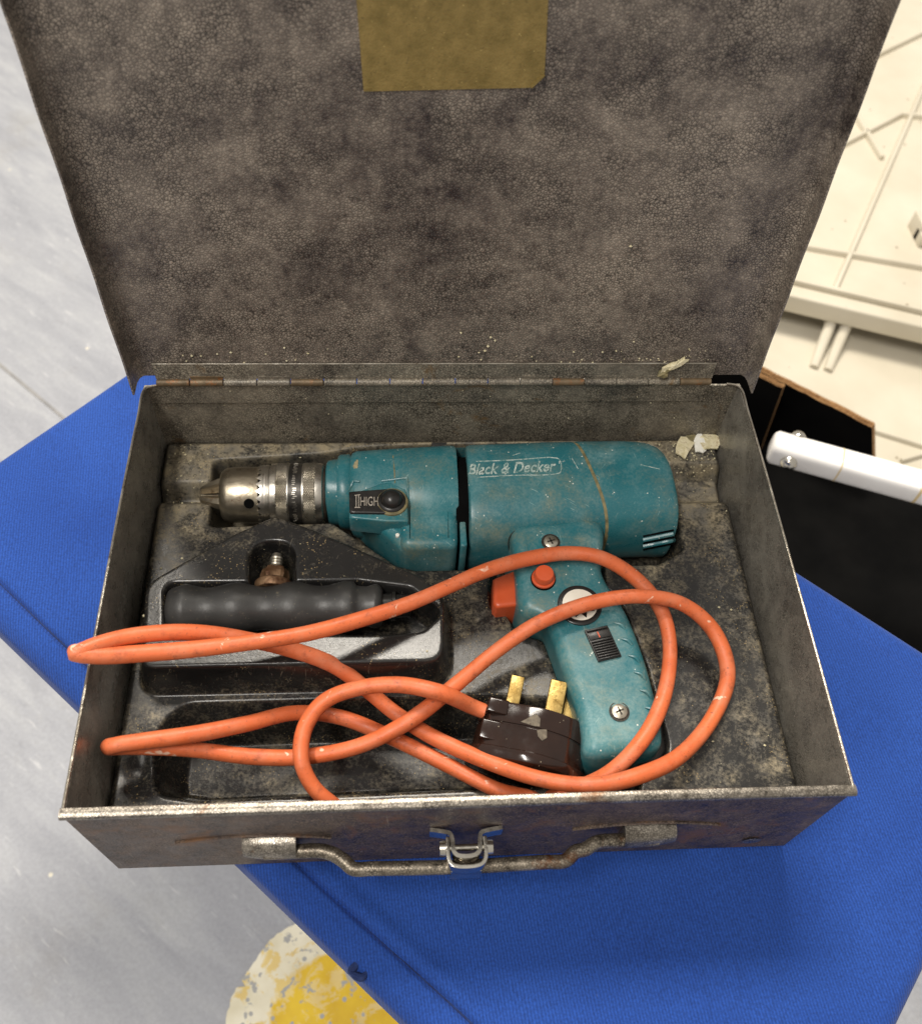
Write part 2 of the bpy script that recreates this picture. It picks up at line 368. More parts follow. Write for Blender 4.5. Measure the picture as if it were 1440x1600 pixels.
def mat_cloth(name, rotz=0):
    m = NT(name); v = m.map((1, 1, 1), (0, 0, rotz))
    wv = m.n.new('ShaderNodeTexWave'); wv.wave_type = 'BANDS'; wv.bands_direction = 'X'; wv.inputs['Scale'].default_value = 190; wv.inputs['Distortion'].default_value = 1.6
    wv.inputs['Detail'].default_value = 2; wv.inputs['Detail Scale'].default_value = .35; m.link(v, wv.inputs['Vector'])
    w2 = m.n.new('ShaderNodeTexWave'); w2.bands_direction = 'Y'; w2.inputs['Scale'].default_value = 520; m.link(v, w2.inputs['Vector'])
    base = m.ramp(m.noise(9, 3), (.3, (.0105, .048, .245)), (.7, (.017, .067, .31)))
    fine = m.ramp(m.noise(900, 3), (.3, .72), (.7, 1.22))
    col = m.mix(1, base, fine, 'MULTIPLY'); col = m.mix(1, col, m.ramp(wv.outputs['Fac'], (0, .80), (1, 1.12)), 'MULTIPLY')
    lint = m.ramp(m.noise(330, 2, .5, m.map((1, .3, 1), (0, 0, 1.1))), (.80, 0), (.82, .3)); col = m.mix(lint, col, srgb(170, 180, 210))
    h = m.math('ADD', wv.outputs['Fac'], m.math('MULTIPLY', w2.outputs['Fac'], .12))
    m.b.inputs['Sheen Weight'].default_value = .08; m.b.inputs['Sheen Roughness'].default_value = .5
    return m.set(col, .85, 0, m.bump(h, .28, .0006), .25)
CLOTH = mat_cloth('royal_blue_ribbed_cloth', R(-7))
CLOTHD = mat_simple('navy_thread', (.006, .015, .07), (.01, .03, .12), 300, .9)

def mat_floor():
    m = NT('grey_marbled_vinyl')
    a = m.noise(1, 5, .6, m.map2(R(42), (5, 22, 1)), .6); b = m.noise(1, 4, .6, m.map2(R(42), (16, 60, 1), (3, 1, 0)), .3)
    f = m.math('ADD', m.math('MULTIPLY', a, .6), m.math('MULTIPLY', b, .4))
    col = m.ramp(f, (.30, srgb(142, 144, 151)), (.50, srgb(157, 159, 165)), (.70, srgb(174, 176, 179)))
    fl_ = m.ramp(m.noise(1, 3, .5, m.map2(R(42), (30, 150, 1), (7, 2, 0))), (.64, 0), (.74, .35)); col = m.mix(fl_, col, srgb(214, 214, 214))
    fd_ = m.ramp(m.noise(1, 3, .5, m.map2(R(42), (26, 130, 1), (1, 8, 0))), (.66, 0), (.76, .3)); col = m.mix(fd_, col, srgb(126, 130, 140))
    sp = m.math('MULTIPLY', m.ramp(m.vor(26), (0, 1), (.05, 1), (.07, 0)), m.ramp(m.noise(13, 1), (.58, 0), (.6, 1))); col = m.mix(sp, col, srgb(214, 208, 190))
    col = m.mix(1, col, m.ramp(m.noise(260, 4, .7), (.3, .90), (.7, 1.08)), 'MULTIPLY')
    gt = m.math('MULTIPLY', m.ramp(m.vor(70), (0, 1), (.05, 1), (.08, 0)), m.ramp(m.noise(21, 2), (.60, 0), (.63, .8))); col = m.mix(gt, col, srgb(96, 88, 70))
    col = m.mix(m.ramp(m.noise(7, 5, .7), (.56, 0), (.72, .3)), col, srgb(132, 128, 122))
    return m.set(col, m.ramp(b, (.3, .40), (.7, .52)), 0, m.bump(m.noise(180, 3), .05, .001), .4)
FLOOR = mat_floor()
# ================================================================== setting
W = .345; D = .2413; H = .0958; ZF = -.40
fl = obj('floor', [box((0, .3, ZF - .01), (8, 8, .02))], FLOOR, base=(0, 0, ZF)); fl['kind'] = 'structure'
SEAMF = mat_simple('floor_weld_seam', srgb(120, 120, 122), srgb(150, 148, 146), 40, .6)
a, b = P(0, 570, ZF), P(60, 620, ZF); d = (b - a).normalized(); nn = Vector((-d.y, d.x, 0)) * .002
obj('weld_seam', [([a - d * 2 - nn, a + d * .6 - nn, a + d * .6 + nn, a - d * 2 + nn, *[q + Vector((0, 0, .0008)) for q in (a - d * 2 - nn, a + d * .6 - nn, a + d * .6 + nn, a - d * 2 + nn)]],
                   [(0, 1, 5, 4), (1, 2, 6, 5), (2, 3, 7, 6), (3, 0, 4, 7), (4, 5, 6, 7)])], SEAMF, fl)

# worn round floor sticker
def mat_sticker():
    m = NT('worn_yellow_floor_print')
    # object origin = sticker centre
    sx = m.n.new('ShaderNodeVectorMath'); sx.operation = 'LENGTH'; m.link(m.tc.outputs['Object'], sx.inputs[0]); r = sx.outputs['Value']
    rn = m.math('ADD', r, m.math('MULTIPLY', m.math('SUBTRACT', m.noise(40, 5, .7), .5), .022))
    yel = m.ramp(m.noise(26, 3), (.35, srgb(206, 166, 12)), (.65, srgb(228, 192, 30)))
    cream = m.ramp(m.noise(30, 3), (.35, srgb(214, 206, 178)), (.65, srgb(234, 228, 206)))
    ring = m.ramp(rn, (.0, 1), (.060, 1), (.062, 0), (.1, 0)); col = m.mix(ring, cream, yel)
    patch = m.ramp(m.noise(44, 6, .7, m.map(loc=(.31, .2, 0)), .5), (.53, 0), (.58, 1)); col = m.mix(patch, col, m.mix(.35, yel, cream))
    worn = m.ramp(m.noise(46, 6, .68, m.map(loc=(.7, .15, 0)), .4), (.585, 0), (.61, 1))
    spots = m.math('MULTIPLY', m.ramp(m.vor(95), (0, 1), (.16, 1), (.22, 0)), m.ramp(m.noise(60, 1), (.5, 0), (.54, 1)))
    col = m.mix(m.math('MAXIMUM', worn, spots), col, srgb(160, 160, 158))
    return m.set(col, .5, 0, None, .4)
c1, c2 = P(345, 1600, ZF), P(490, 1465, ZF)
sc_c = P(530, 1612, ZF); rad = ((c1 - sc_c).length + (c2 - sc_c).length) / 2 * 1.07
pts = []
for k in range(160):
    t = 2 * math.pi * k / 160; rr = rad * (1 + .012 * math.sin(9 * t + 1) + .018 * (RNG.random() - .5)) * (.94 if k % 23 == 0 else 1)
    pts.append((rr * math.cos(t), rr * math.sin(t)))
st = obj('floor_sticker', [prism(pts, sc_c + Vector((0, 0, .0004)), (1, 0, 0), (0, 1, 0), (0, 0, 1), .0006)], mat_sticker(), base=sc_c)
tag(st, 'worn round yellow and cream sticker on the grey floor', 'sticker')

# ------------------------------------------------------------------ blue cloth covered bench
U = Vector((.743, -.669, 0)).normalized(); Vv = Vector((.669, .743, 0)).normalized(); s_ = .908
u0, u1, v0, v1 = -.4335 * s_, .2356 * s_, -.0816 * s_, .305 * s_
bench = thing('cloth_covered_bench', 'low bench covered in royal blue ribbed cloth under the toolbox', 'bench', U * (u0 + u1) / 2 + Vv * (v0 + v1) / 2 + Vector((0, 0, ZF)))
def bxy(u, v): q = U * u + Vv * v; return (q.x, q.y)
def rrect(u0, u1, v0, v1, r, n=8):
    out = []
    for (cu, cv, a0) in ((u1 - r, v1 - r, 0), (u0 + r, v1 - r, 90), (u0 + r, v0 + r, 180), (u1 - r, v0 + r, 270)):
        for k in range(n + 1):
            t = R(a0 + 90 * k / n); out.append((cu + r * math.cos(t), cv + r * math.sin(t)))
    return out
# top cushion as a fine grid with a seam groove and soft waves
nu, nv = 260, 300
TH = .045
SEAMV = v0 + .0190
CREASE = [(.17, .02, .5, .09, .0010), (.12, -.03, .9, .08, .0009), (-.30, .10, .3, .09, .0010), (-.33, .02, -.4, .07, .0008), (.19, .16, 1.2, .10, .0010), (.05, -.045, .1, .12, .0008)]
def ctop(u, v):
    du = min(u - u0, u1 - u); dv = min(v - v0, v1 - v)
    e = 0
    for q in (du, dv):
        r = .010
        if q < r: e -= r - math.sqrt(max(r * r - (r - q) ** 2, 0))
    z = -.0005 + e
    z -= .0026 * math.exp(-((v - SEAMV - .0006 * math.sin(u * 30)) / .0013) ** 2)
    z += .0010 * math.exp(-((v - SEAMV - .006) / .004) ** 2)
    z -= .0022 * max(0, 1 - abs(v - v0 - .003) / .012)
    for (cu, cv, ang_, ln_, am_) in CREASE:
        a_ = (u - cu) * math.cos(ang_) + (v - cv) * math.sin(ang_); c_ = -(u - cu) * math.sin(ang_) + (v - cv) * math.cos(ang_)
        if abs(a_) < ln_ and abs(c_) < .03: z += am_ * (1 - (a_ / ln_) ** 2) * (math.exp(-(c_ / .005) ** 2) - .6 * math.exp(-((c_ - .009) / .006) ** 2))
    return z + .0011 * math.sin(u * 21 + v * 9) * math.sin(v * 17 - .5) * (1 if dv > .02 else .3)
def grid1(a, b, n):  # denser at the ends
    t = np.linspace(0, 1, n); t = .35 * t + .65 * (.5 - .5 * np.cos(t * math.pi)); return a + (b - a) * t
gu, gv = grid1(u0, u1, nu), grid1(v0, v1, nv)
Vg = []; Fg = []
for i, u in enumerate(gu):
    for j, v in enumerate(gv):
        q = bxy(u, v); Vg.append((q[0], q[1], ctop(u, v)))
for i in range(nu - 1):
    for j in range(nv - 1): Fg.append((i * nv + j, (i + 1) * nv + j, (i + 1) * nv + j + 1, i * nv + j + 1))
bd = [i * nv for i in range(nu)] + [(nu - 1) * nv + j for j in range(1, nv)] + [i * nv + nv - 1 for i in range(nu - 2, -1, -1)] + [j for j in range(nv - 2, 0, -1)]
n0 = len(Vg)
for k in bd: x, y, z = Vg[k]; Vg.append((x, y, -TH))
for k in range(len(bd)): l = (k + 1) % len(bd); Fg.append((bd[k], n0 + k, n0 + l, bd[l]))
Fg.append(tuple(n0 + k for k in range(len(bd)))[::-1])
obj('cloth_cover', [(Vg, Fg)], CLOTH, bench, 60)
th = [bxy(u0 + (u1 - u0) * k / 120, SEAMV + .0006 * math.sin((u0 + (u1 - u0) * k / 120) * 30)) for k in range(3, 118)]
obj('seam_thread', [tube([Vector((x, y, -.0030)) for x, y in th], .0007, 6)], CLOTHD, bench)
WOODM = mat_simple('bare_wood_leg', srgb(120, 92, 62), srgb(150, 118, 82), 30, .6)
for u in (u0 + .16, u1 - .10):
    for v in (v0 + .16, v1 - .08):
        x, y = bxy(u, v); obj('leg', [lathe([(0, .014), (-ZF - TH, .018)], (x, y, ZF), (0, 0, 1), 16)], WOODM, bench)
# loose dark threads on the cloth edge
q = P(556, 1508, -.02)
lp = catmull([P(560, 1490, -.006), P(556, 1508, -.006), P(548, 1518, -.006), P(553, 1523, -.006), P(566, 1527, -.005), P(573, 1519, -.005)], 8)
obj('loose_thread', [tube(lp, .0010, 8, rf=lambda i: .0010 + .0010 * abs(math.sin(i * .16)))], CLOTHD, bench)

# ================================================================== toolbox
tb = thing('metal_toolbox', 'open dark metal tool case with hammered lid standing on blue cloth', 'tool case', (0, D / 2, 0))
T = .0012
obj('base_panel', [box((0, D / 2, .0011), (W - .001, D - .001, .002))], TRAY, tb)
# walls: the side walls bow a little, thin sheet
def wallstrip(pts, z0, z1, t): return strip_path([(x, y, z0) for x, y in pts], t, (0, 0, 1), z1 - z0)
obj('side_wall', [wallstrip([(-W / 2 + T / 2, T), (-W / 2 - .0004, D * .35), (-W / 2 - .0002, D * .7), (-W / 2 + T / 2, D - T)], .0022, H - .0012, T)], WALLS, tb)
obj('side_wall', [wallstrip([(W / 2 - T / 2, T), (W / 2 + .0006, D * .4), (W / 2 + .0002, D * .75), (W / 2 - T / 2, D - T)], .0022, H - .0012, T)], WALLS, tb)
obj('back_wall', [box((0, D - T / 2, H / 2), (W - .0005, T, H - .0024))], TRAY, tb)
fw = obj('front_wall', [box((0, T / 2, H / 2 - .001), (W, T, H - .004))], FRONT, tb)
# crescent pressings around the handle fixings
for cx in (-.0985, .0885):
    pr = [Vector((cx + .036 * t, -.0004, .048 + .0075 * (1 - t * t))) for t in np.linspace(-1, 1, 21)]
    obj('pressed_crescent', [tube(pr, .0008, 6)], FRONT, fw)
# rims: bright thin edges on three sides, rolled lip in front
EDGE = mat_simple('worn_lit_edge', srgb(128, 120, 108), srgb(182, 176, 164), 90, .3, .8, .2, 500, srgb(92, 80, 66), .56, 70)
for sx_ in (-1, 1):
    x = sx_ * (W / 2 - .0003)
    pth = catmull([(x, .002, H - .0004), (x + sx_ * .0005, D * .4, H - .0005), (x, D * .9, H - .0004), (x - sx_ * .0012, D - .003, H - .0004), (x - sx_ * .008, D - .0008, H - .0004)], 6)
    obj('rim_edge', [tube(pth, .00075, 8)], EDGE, tb)
lip = [(-.0012, -.0040), (-.0017, -.0026), (-.0017, -.0014), (-.0011, -.0003), (.0000, .0002), (.0014, .0002), (.0027, -.0001), (.0031, -.0007), (.0029, -.0014), (.0014, -.0012), (.0002, -.0014), (-.0004, -.0022), (-.0006, -.0038)]
rings = []
for k in range(140):
    x = -W / 2 - .0008 + (W + .0016) * k / 139
    wob = .00004 * math.sin(k * .9) + .00010 * math.sin(k * .07 + 1)
    rings.append([Vector((x, y + wob, H + .0002 + z + wob * .5)) for y, z in lip])
obj('front_rim', [loft(rings)], RIM, tb)

# hinge
hg = obj('hinge', [box((-.0055, D - T - .0007, .0895), (.3175, .0010, .0150))], TRAY, tb)
nk = 17; x0h, x1h = -.1640, .1535; AX = Vector((0, D - .0022, .0992))
KN = mat_simple('rusted_hinge_steel', srgb(92, 78, 58), srgb(122, 104, 80), 160, .5, .3, .2, 400, srgb(138, 88, 46), .54, 220)
LA = R(5)   # lid leans back past upright
def L(x, u, wv):   # lid coordinates: u up along the lid, wv towards the viewer
    return Vector((x - .013 * u, AX.y + .0018 + math.sin(LA) * u - math.cos(LA) * wv, AX.z + math.cos(LA) * u + math.sin(LA) * wv))
for k in range(nk):
    xa = x0h + (x1h - x0h) * k / nk; xb = x0h + (x1h - x0h) * (k + 1) / nk
    obj('knuckle', [lathe([(0, .0019), (.0003, .0022), (xb - xa - .0008, .0022), (xb - xa - .0005, .0019)], (xa, AX.y, AX.z), (1, 0, 0), 14),
                    box(((xa + xb) / 2, AX.y + .0009, AX.z + (-.0022 if k % 2 == 0 else .0024)), (xb - xa - .0006, .0010, .0040))], KN if k in (0, 1, 4, 12, 16) else TRAY, hg)
# lid
LH = .246
lid = obj('lid', [([L(x, u, 0) for u in (.0035, LH) for x in (-.1715, .1715)] + [L(x, u, -.0012) for u in (.0035, LH) for x in (-.1715, .1715)],
                   [(0, 1, 3, 2), (4, 6, 7, 5), (0, 4, 5, 1), (2, 3, 7, 6), (0, 2, 6, 4), (1, 5, 7, 3)])], LID, tb)
for s in (-1, 1):   # side flange with rounded crease
    prof = [(.1685, .0002), (.1705, .0006), (.1722, .0020), (.1733, .0045), (.1738, .0085), (.1742, .0125), (.1752, .0124), (.1748, .0080), (.1743, .0042), (.1731, .0011), (.1712, -.0006), (.1685, -.0012)]
    rings = []
    for k in range(41):
        u = .004 + (LH - .004) * k / 40
        rings.append([L(s * x + .0002 * math.sin(k * .7 + s), u + (0 if k else -.0035 * (wv / .0125) if wv > 0 else 0), wv) for x, wv in prof])
    obj('side_flange', [loft(rings)], LID, lid)
obj('top_flange', [([L(x, LH + du, wv) for x in (-.1745, .1745) for du, wv in ((-.001, 0), (.0005, .0125), (.0017, .0125), (.0005, -.0012))], [(0, 1, 2, 3), (7, 6, 5, 4), (0, 4, 5, 1), (1, 5, 6, 2), (2, 6, 7, 3), (3, 7, 4, 0)])], LID, lid)
obj('hinge_leaf', [([L(x, u, wv) for x in (-.1640, .1535) for u, wv in ((.0022, .0002), (.0022, .0014), (.0128, .0014), (.0128, .0002))], [(0, 1, 2, 3), (7, 6, 5, 4), (0, 4, 5, 1), (1, 5, 6, 2), (2, 6, 7, 3), (3, 7, 4, 0)])], TRAY, lid)
obj('leaf_edge', [tube([L(x, .0131, .0009) for x in np.linspace(-.1640, .1535, 30)], .0006, 6)], EDGE, lid)  # bright tube paints the light caught by the leaf's top edge
q = PL(1238, 418, L(.172, .1, .008), (0, math.cos(LA), -math.sin(LA))); obj('rivet', [lathe([(0, .0025), (.0015, .0022), (.002, .001)], L(.1745, (q.z - AX.z) / math.cos(LA), .006), (1, 0, 0), 12)], FRONT, lid)
# tape patch inside the lid
n_l = (0, math.cos(LA), -math.sin(LA))
def lidpt(px, py): return PL(px, py, L(0, .1, 0), n_l)
tp = [lidpt(*q) for q in ((568, 142), (832, 136), (850, 118), (856, 0))]; tl = lidpt(557, 0)
up = (tl - tp[0]).normalized(); tp += [tp[3] + up * .03, tl + up * .03]; nt = Vector((0, -math.cos(LA), math.sin(LA)))
obj('tape_patch', [loft([[p + nt * .0002 for p in tp], [p + nt * .0006 for p in tp]])], TAPE, lid)
fold = [lidpt(830, 137), lidpt(851, 117), lidpt(846, 116), lidpt(828, 133)]
obj('tape_fold', [loft([[p + nt * .0006 for p in fold], [p + nt * .0010 for p in fold]])], TAPE, lid)

# carrying handle
YB = -.0052; ZB = .0440
for (xa, xb, yo) in ((-.1035, -.0785, 0), (.0770, .1025, 0)):
    rings = []
    for k in range(13):
        x = xa + (xb - xa) * k / 12; tp_ = 1 - .25 * ((k / 12 if xa > 0 else 1 - k / 12) ** 3)
        rg = [Vector((x, .0001 - 0 * t, ZB + .0095 * tp_ * c)) for t, c in ((0, 1),)]
        rg = []
        for t in np.linspace(-90, 90, 13): rg.append(Vector((x, -.0003 - .0082 * tp_ * math.cos(R(t)), ZB + .0088 * tp_ * math.sin(R(t)))))
        rings.append(rg)
    obj('handle_bracket', [loft(rings)], RIM, fw)
A_ = P(545, 1359, .044); B_ = P(890, 1345, .046)
yb = (A_.y + B_.y) / 2
hp = catmull([(-.094, YB, ZB), (-.078, YB, ZB), (-.067, YB - .0003, ZB + .0005), (-.0615, YB - .002, ZB + .0005), (A_.x - .002, yb + .0035, ZB + .001), (A_.x + .002, yb + .0003, .0445), (A_.x + .012, yb, .0445), ((A_.x + B_.x) / 2, yb - .0006, .0445), (B_.x - .012, yb, .0455), (B_.x - .002, yb + .0003, .0457), (B_.x + .003, yb + .004, .046), (B_.x + .008, YB - .004, .046), (.064, YB - .001, .046), (.077, YB, ZB), (.094, YB, ZB)], 8)
obj('carrying_handle', [tube(hp, .0034, 14)], ROD, tb)

# latch: bent bracket, axle and lever
lt = obj('latch', [strip_path(catmull([(-0.01608, -0.00110, .050), (-0.00904, -0.00239, .050), (-0.00684, -0.00313, .050), (-0.00578, -0.00644, .050), (-0.00543, -0.01104, .050), (-0.00350, -0.01306, .050), (0.00425, -0.01306, .050), (0.00654, -0.01104, .050), (0.00689, -0.00644, .050), (0.00777, -0.00313, .050), (0.00988, -0.00239, .050), (0.01780, -0.00110, .050)], 4), .0019, (0, 0, 1), .0090)], CHROME, tb)
obj('axle', [lathe([(0, .0008), (.0005, .0033), (.0036, .0036), (.0038, .0016), (.0218, .0016), (.0220, .0036), (.0251, .0033), (.0256, .0010)], (-.0122, -.0090, .0560), (1, 0, 0), 18)], CHROME, lt)
obj('lever', [strip_path(catmull([(-0.00790, -0.00478, .047), (-0.00816, -0.01104, .047), (-0.00737, -0.01546, .047), (-0.00526, -0.01748, .047), (0.00618, -0.01748, .047), (0.00865, -0.01546, .047), (0.00944, -0.01104, .047), (0.00909, -0.00478, .047)], 4), .0020, (0, 0, 1), .0125),
             box((.0006, -.0172, .0410), (.0145, .0021, .0170))], CHROME, lt, bevel=.0004)
sk = obj('scuffed_paint_chip', [lathe([(0, .001), (.0006, .0048), (.0009, .0035)], (.1500, -.0002, .016), (0, -1, 0), 9)], RIM, fw)

# ================================================================== moulded insert
ZP = .044
NX, NY = 500, 346
gx = np.linspace(-W / 2 + .0018, W / 2 - .0018, NX); gy = np.linspace(.0030, D - .0028, NY)
GX, GY = np.meshgrid(gx, gy, indexing='ij')
def sdf(poly):
    px, py = GX, GY; d = np.full(px.shape, 1e9); inside = np.zeros(px.shape, bool); n = len(poly)
    for i in range(n):
        ax, ay = poly[i][0], poly[i][1]; bx, by = poly[(i + 1) % n][0], poly[(i + 1) % n][1]
        ex, ey = bx - ax, by - ay; wx, wy = px - ax, py - ay
        t = np.clip((wx * ex + wy * ey) / (ex * ex + ey * ey + 1e-15), 0, 1)
        d = np.minimum(d, (wx - ex * t) ** 2 + (wy - ey * t) ** 2)
        c = ((ay > py) != (by > py)); xi = ax + (py - ay) * ex / (ey if abs(ey) > 1e-12 else 1e-12); inside ^= c & (px < xi)
    return np.sqrt(d) * np.where(inside, -1, 1)
def ss(d, a, b): t = np.clip((d - a) / (b - a), 0, 1); return .65 * t + .35 * t * t * (3 - 2 * t)
def pz(z, *pp): return [tuple(P(x, y, z)[:2]) for x, y in pp]
def rnd(poly, it=3, r=None): return fillet(poly, r if r else {1: .0025, 2: .004, 3: .012}[it])
h = np.full(GX.shape, ZP)
# shallow channel from wall to wall, then the deep drill nest
chan = [(-.2, .2097), (-.1409, .2093), (-.1405, .2246), (-.0772, .2288), (-.0538, .2330), (-.0021, .2366), (.1199, .2366), (.130, .232), (.137, .2195), (.2, .2195), (.2, .1915), (.1350, .1910), (.1300, .158), (.02, .155), (-.0306, .1508), (-.0678, .1805), (-.1395, .1945), (-.2, .1955)]
s = 1 - ss(sdf(rnd(chan, 1)), -.0075, .0005); h = h + (.0335 - h) * s
nest = [(-.1400, .2238), (-.0772, .2282), (-.0538, .2325), (-.0021, .2360), (.1199, .2360), (.131, .231), (.1370, .2195), (.1355, .158), (.120, .1490), (-.020, .1475), (-.0306, .1508), (-.0678, .1805), (-.1385, .1785)]
s = 1 - ss(sdf(rnd(nest, 2)), -.006, 0.0005); h = np.minimum(h, h + (.010 - h) * s)
hn = pz(ZP, (790, 860), (764, 905), (766, 950), (790, 957), (806, 985), (850, 1000), (868, 1050), (905, 1180), (908, 1270), (990, 1285), (1002, 1205), (1040, 1192), (1042, 1160), (1012, 1050), (975, 950), (944, 915), (940, 850))
s = 1 - ss(sdf(rnd(hn, 2)), -.005, 0.0003); h = np.minimum(h, h + (.013 - h) * s)
# trough for the flex and plug
tr = [(-.140, .0695), (.020, .0700), (.058, .066), (.066, .050), (.062, .0225), (-.128, .0205), (-.1485, .024), (-.1515, .040), (-.1510, .058)]
s = 1 - ss(sdf(rnd(tr, 3, .016)), -.010, .0008); h = np.minimum(h, h + (.011 - h) * s)
# raised block that holds the side handle
blk = pz(.066, (221, 1044), (229, 912), (372, 832), (430, 806), (486, 826), (660, 902), (692, 930), (692, 1034))
blkr = rnd(blk, 2, [.006, .014, .02, .012, .02, .02, .012, .010]); sblk = sdf(blkr)
sb = 1 - ss(sblk, .0, .0052); hb = .043 + (.0665 - .043) * sb
rec = pz(.0665, (258, 912), (560, 908), (640, 918), (692, 955), (660, 985), (600, 990), (258, 990)); rr_ = sdf(rnd(rec, 2, .005))
nch = pz(.0665, (390, 930), (390, 846), (460, 846), (460, 930)); rr_ = np.minimum(rr_, sdf(rnd(nch, 2, .0115)))
s = 1 - ss(rr_, -.0040, .0006); hb = hb + (.046 - hb) * s
h = np.where(sblk < .0052, np.maximum(h, hb), h)
# little dimple, edge fall-off and sag
dm = pz(ZP, (205, 1200))[0]; h -= .004 * np.exp(-((GX - dm[0] - .004) ** 2 / .00006 + (GY - dm[1]) ** 2 / .00010))
ed = np.minimum(GX + W / 2 - .0018, W / 2 - .0018 - GX); h -= .005 * ss(-ed, -.0028, 0) ** 1.5
h += .0022 * ss(GY, .200, .222); ed = D - .0028 - GY; h -= .002 * ss(-ed, -.002, 0); ed = GY - .003; h -= .004 * ss(-ed, -.002, 0)
h -= .010 * np.exp(-((GX + .172) ** 2 / .00012)) * ss(GY, .02, .10) * 0
h += .00012 * np.sin(GX * 60 + 1) * np.sin(GY * 75) + .0002 * np.sin(GX * 17 + GY * 31)
for _ in range(2):
    hp_ = np.pad(h, 1, mode='edge'); h = (hp_[:-2, 1:-1] + 2 * h + hp_[2:, 1:-1]) / 4; hp_ = np.pad(h, 1, mode='edge'); h = (hp_[1:-1, :-2] + 2 * h + hp_[1:-1, 2:]) / 4
Vi = np.stack([GX, GY, h], -1).reshape(-1, 3)
I = np.arange(NX * NY).reshape(NX, NY)
Fi = np.stack([I[:-1, :-1], I[1:, :-1], I[1:, 1:], I[:-1, 1:]], -1).reshape(-1, 4)
me = bpy.data.meshes.new('tool_insert'); me.from_pydata(Vi.tolist(), [], Fi.tolist()); me.materials.append(INSERT)
me.polygons.foreach_set('use_smooth', [True] * len(me.polygons))
ins = bpy.data.objects.new('tool_insert', me); COL.objects.link(ins)
sm = ins.modifiers.new('sheet', 'SOLIDIFY'); sm.thickness = .0012; sm.offset = -1
tag(ins, 'dusty black moulded plastic insert lining the bottom of the tool case', 'tray insert')
def hz(x, y):
    i = min(max(int(round((x - gx[0]) / (gx[1] - gx[0]))), 0), NX - 1); j = min(max(int(round((y - gy[0]) / (gy[1] - gy[0]))), 0), NY - 1); return float(h[i, j])

# ================================================================== drill
ZC = .043
dr = thing('power_drill', 'teal corded power drill lying on its side in the tool case', 'drill', (.03, .19, .012))
K = .377e-3
def ax(px, top, bot):   # silhouette top / bottom pixels -> x, centre y, half height
    p = P(px, (top + bot) / 2, ZC); return p.x, p.y, (bot - top) / 2 * K
def section(x, yc, at, ab, rz, n=2.5, N=56, zc=ZC):
    out = []
    for j in range(N):
        t = 2 * math.pi * j / N; c, s = math.cos(t), math.sin(t)
        out.append(Vector((x, yc + (at if c > 0 else ab) * math.copysign(abs(c) ** (2 / n), c), zc + rz * math.copysign(abs(s) ** (2 / n), s))))
    return out
TILT = {904: .24, 907: .24, 908: .24, 913: .24, 914: .24, 917: .23, 860: .1, 970: .1}
def body(lst, n=2.5, rz=.032):
    rings = []
    for row in lst:
        x, yc, a = ax(*row[:3]); f = row[3] if len(row) > 3 else 1
        rings.append([Vector((p.x - (p.y - yc) * TILT.get(row[0], 0), p.y, p.z)) for p in section(x, yc, a, a, rz * f, row[4] if len(row) > 4 else n)])
    return rings
# motor housing
XM = []
mot = body([(727, 706, 882, .955), (729, 703, 885, .985), (735, 701, 886), (800, 699, 881), (860, 697, 875), (904, 697, 870), (908, 697, 870)], 2.95, .0315)
motor = obj('motor_housing', [loft(mot)], TEAL, dr, 40)
# rear cap
ec = body([(913, 697, 869, 1.0), (917, 696.5, 869, 1.005), (965, 696, 866, 1.0), (992, 697, 865, .99), (1008, 700, 864, .98), (1021, 706, 864, .96), (1029, 715, 863, .94), (1034, 724, 862, .91), (1036.5, 732, 861, .88), (1037.8, 739, 860, .85), (1038.4, 744, 858, .82)], 2.95, .0315)
cap = obj('rear_cap', [loft(ec)], TEAL, dr, 40)
sr = body([(907, 697.6, 869, .987), (914, 697.6, 869, .987)], 2.95, .0315); obj('joint_seam', [loft(sr)], SEAM, cap)
# gear housing: barrel + keel + front collar
gh = body([(549, 722, 826, .72), (552, 715, 832, .76), (558, 711, 836, .78), (640, 706, 852, .90), (706, 702, 862, .96), (711, 704, 860, .94)], 2.6)
gear = obj('gear_housing', [loft(gh)], TEAL, dr, 40)
def wpt(px, py, z=ZC): p = P(px, py, z); return (p.x, p.y)
keel = [wpt(552, 790), wpt(710, 790), wpt(711, 891, .037), wpt(628, 892, .037), wpt(555, 822, .037)]
keel = resample([Vector((*q, 0)) for q in fillet([tuple(k) for k in ccw([Vector(k) for k in keel])], .0065)], 120)
obj('lower_gear_case', [pillow([(p.x, p.y) for p in keel], ZC - .019, ZC + .0195, .0055)], TEAL, gear, 40)
k2 = [wpt(626, 800), wpt(712, 800), wpt(712, 895, .036), wpt(626, 896, .036)]
k2 = resample([Vector((*q, 0)) for q in fillet(k2, .0055)], 110)
obj('side_rib', [pillow([(p.x, p.y) for p in k2], ZC - .022, ZC + .0225, .0045)], TEAL, gear, 40)
k3 = [wpt(714, 800), wpt(722, 800), wpt(726, 890, .036), wpt(716, 891, .036)]
obj('bridge', [pillow([(p.x, p.y) for p in resample([Vector((*q, 0)) for q in fillet(k3, .0012)], 90)], ZC - .018, ZC + .0195, .0008)], TEAL, gear, 40)
col_ = body([(512, 728, 812, .58), (514, 724, 815, .61), (520, 722, 817, .62), (549, 719, 820, .63)], 2.3)
obj('front_collar', [loft(col_)], TEAL, gear, 40)
cl = body([(530, 716, 822, .66), (533, 713, 824, .68), (546, 712, 826, .69), (550, 715, 824, .67)], 2.3)
obj('collar_flange', [loft(cl)], TEAL, gear, 40)
cx_, cy_, ca_ = ax(719, 715, 872)
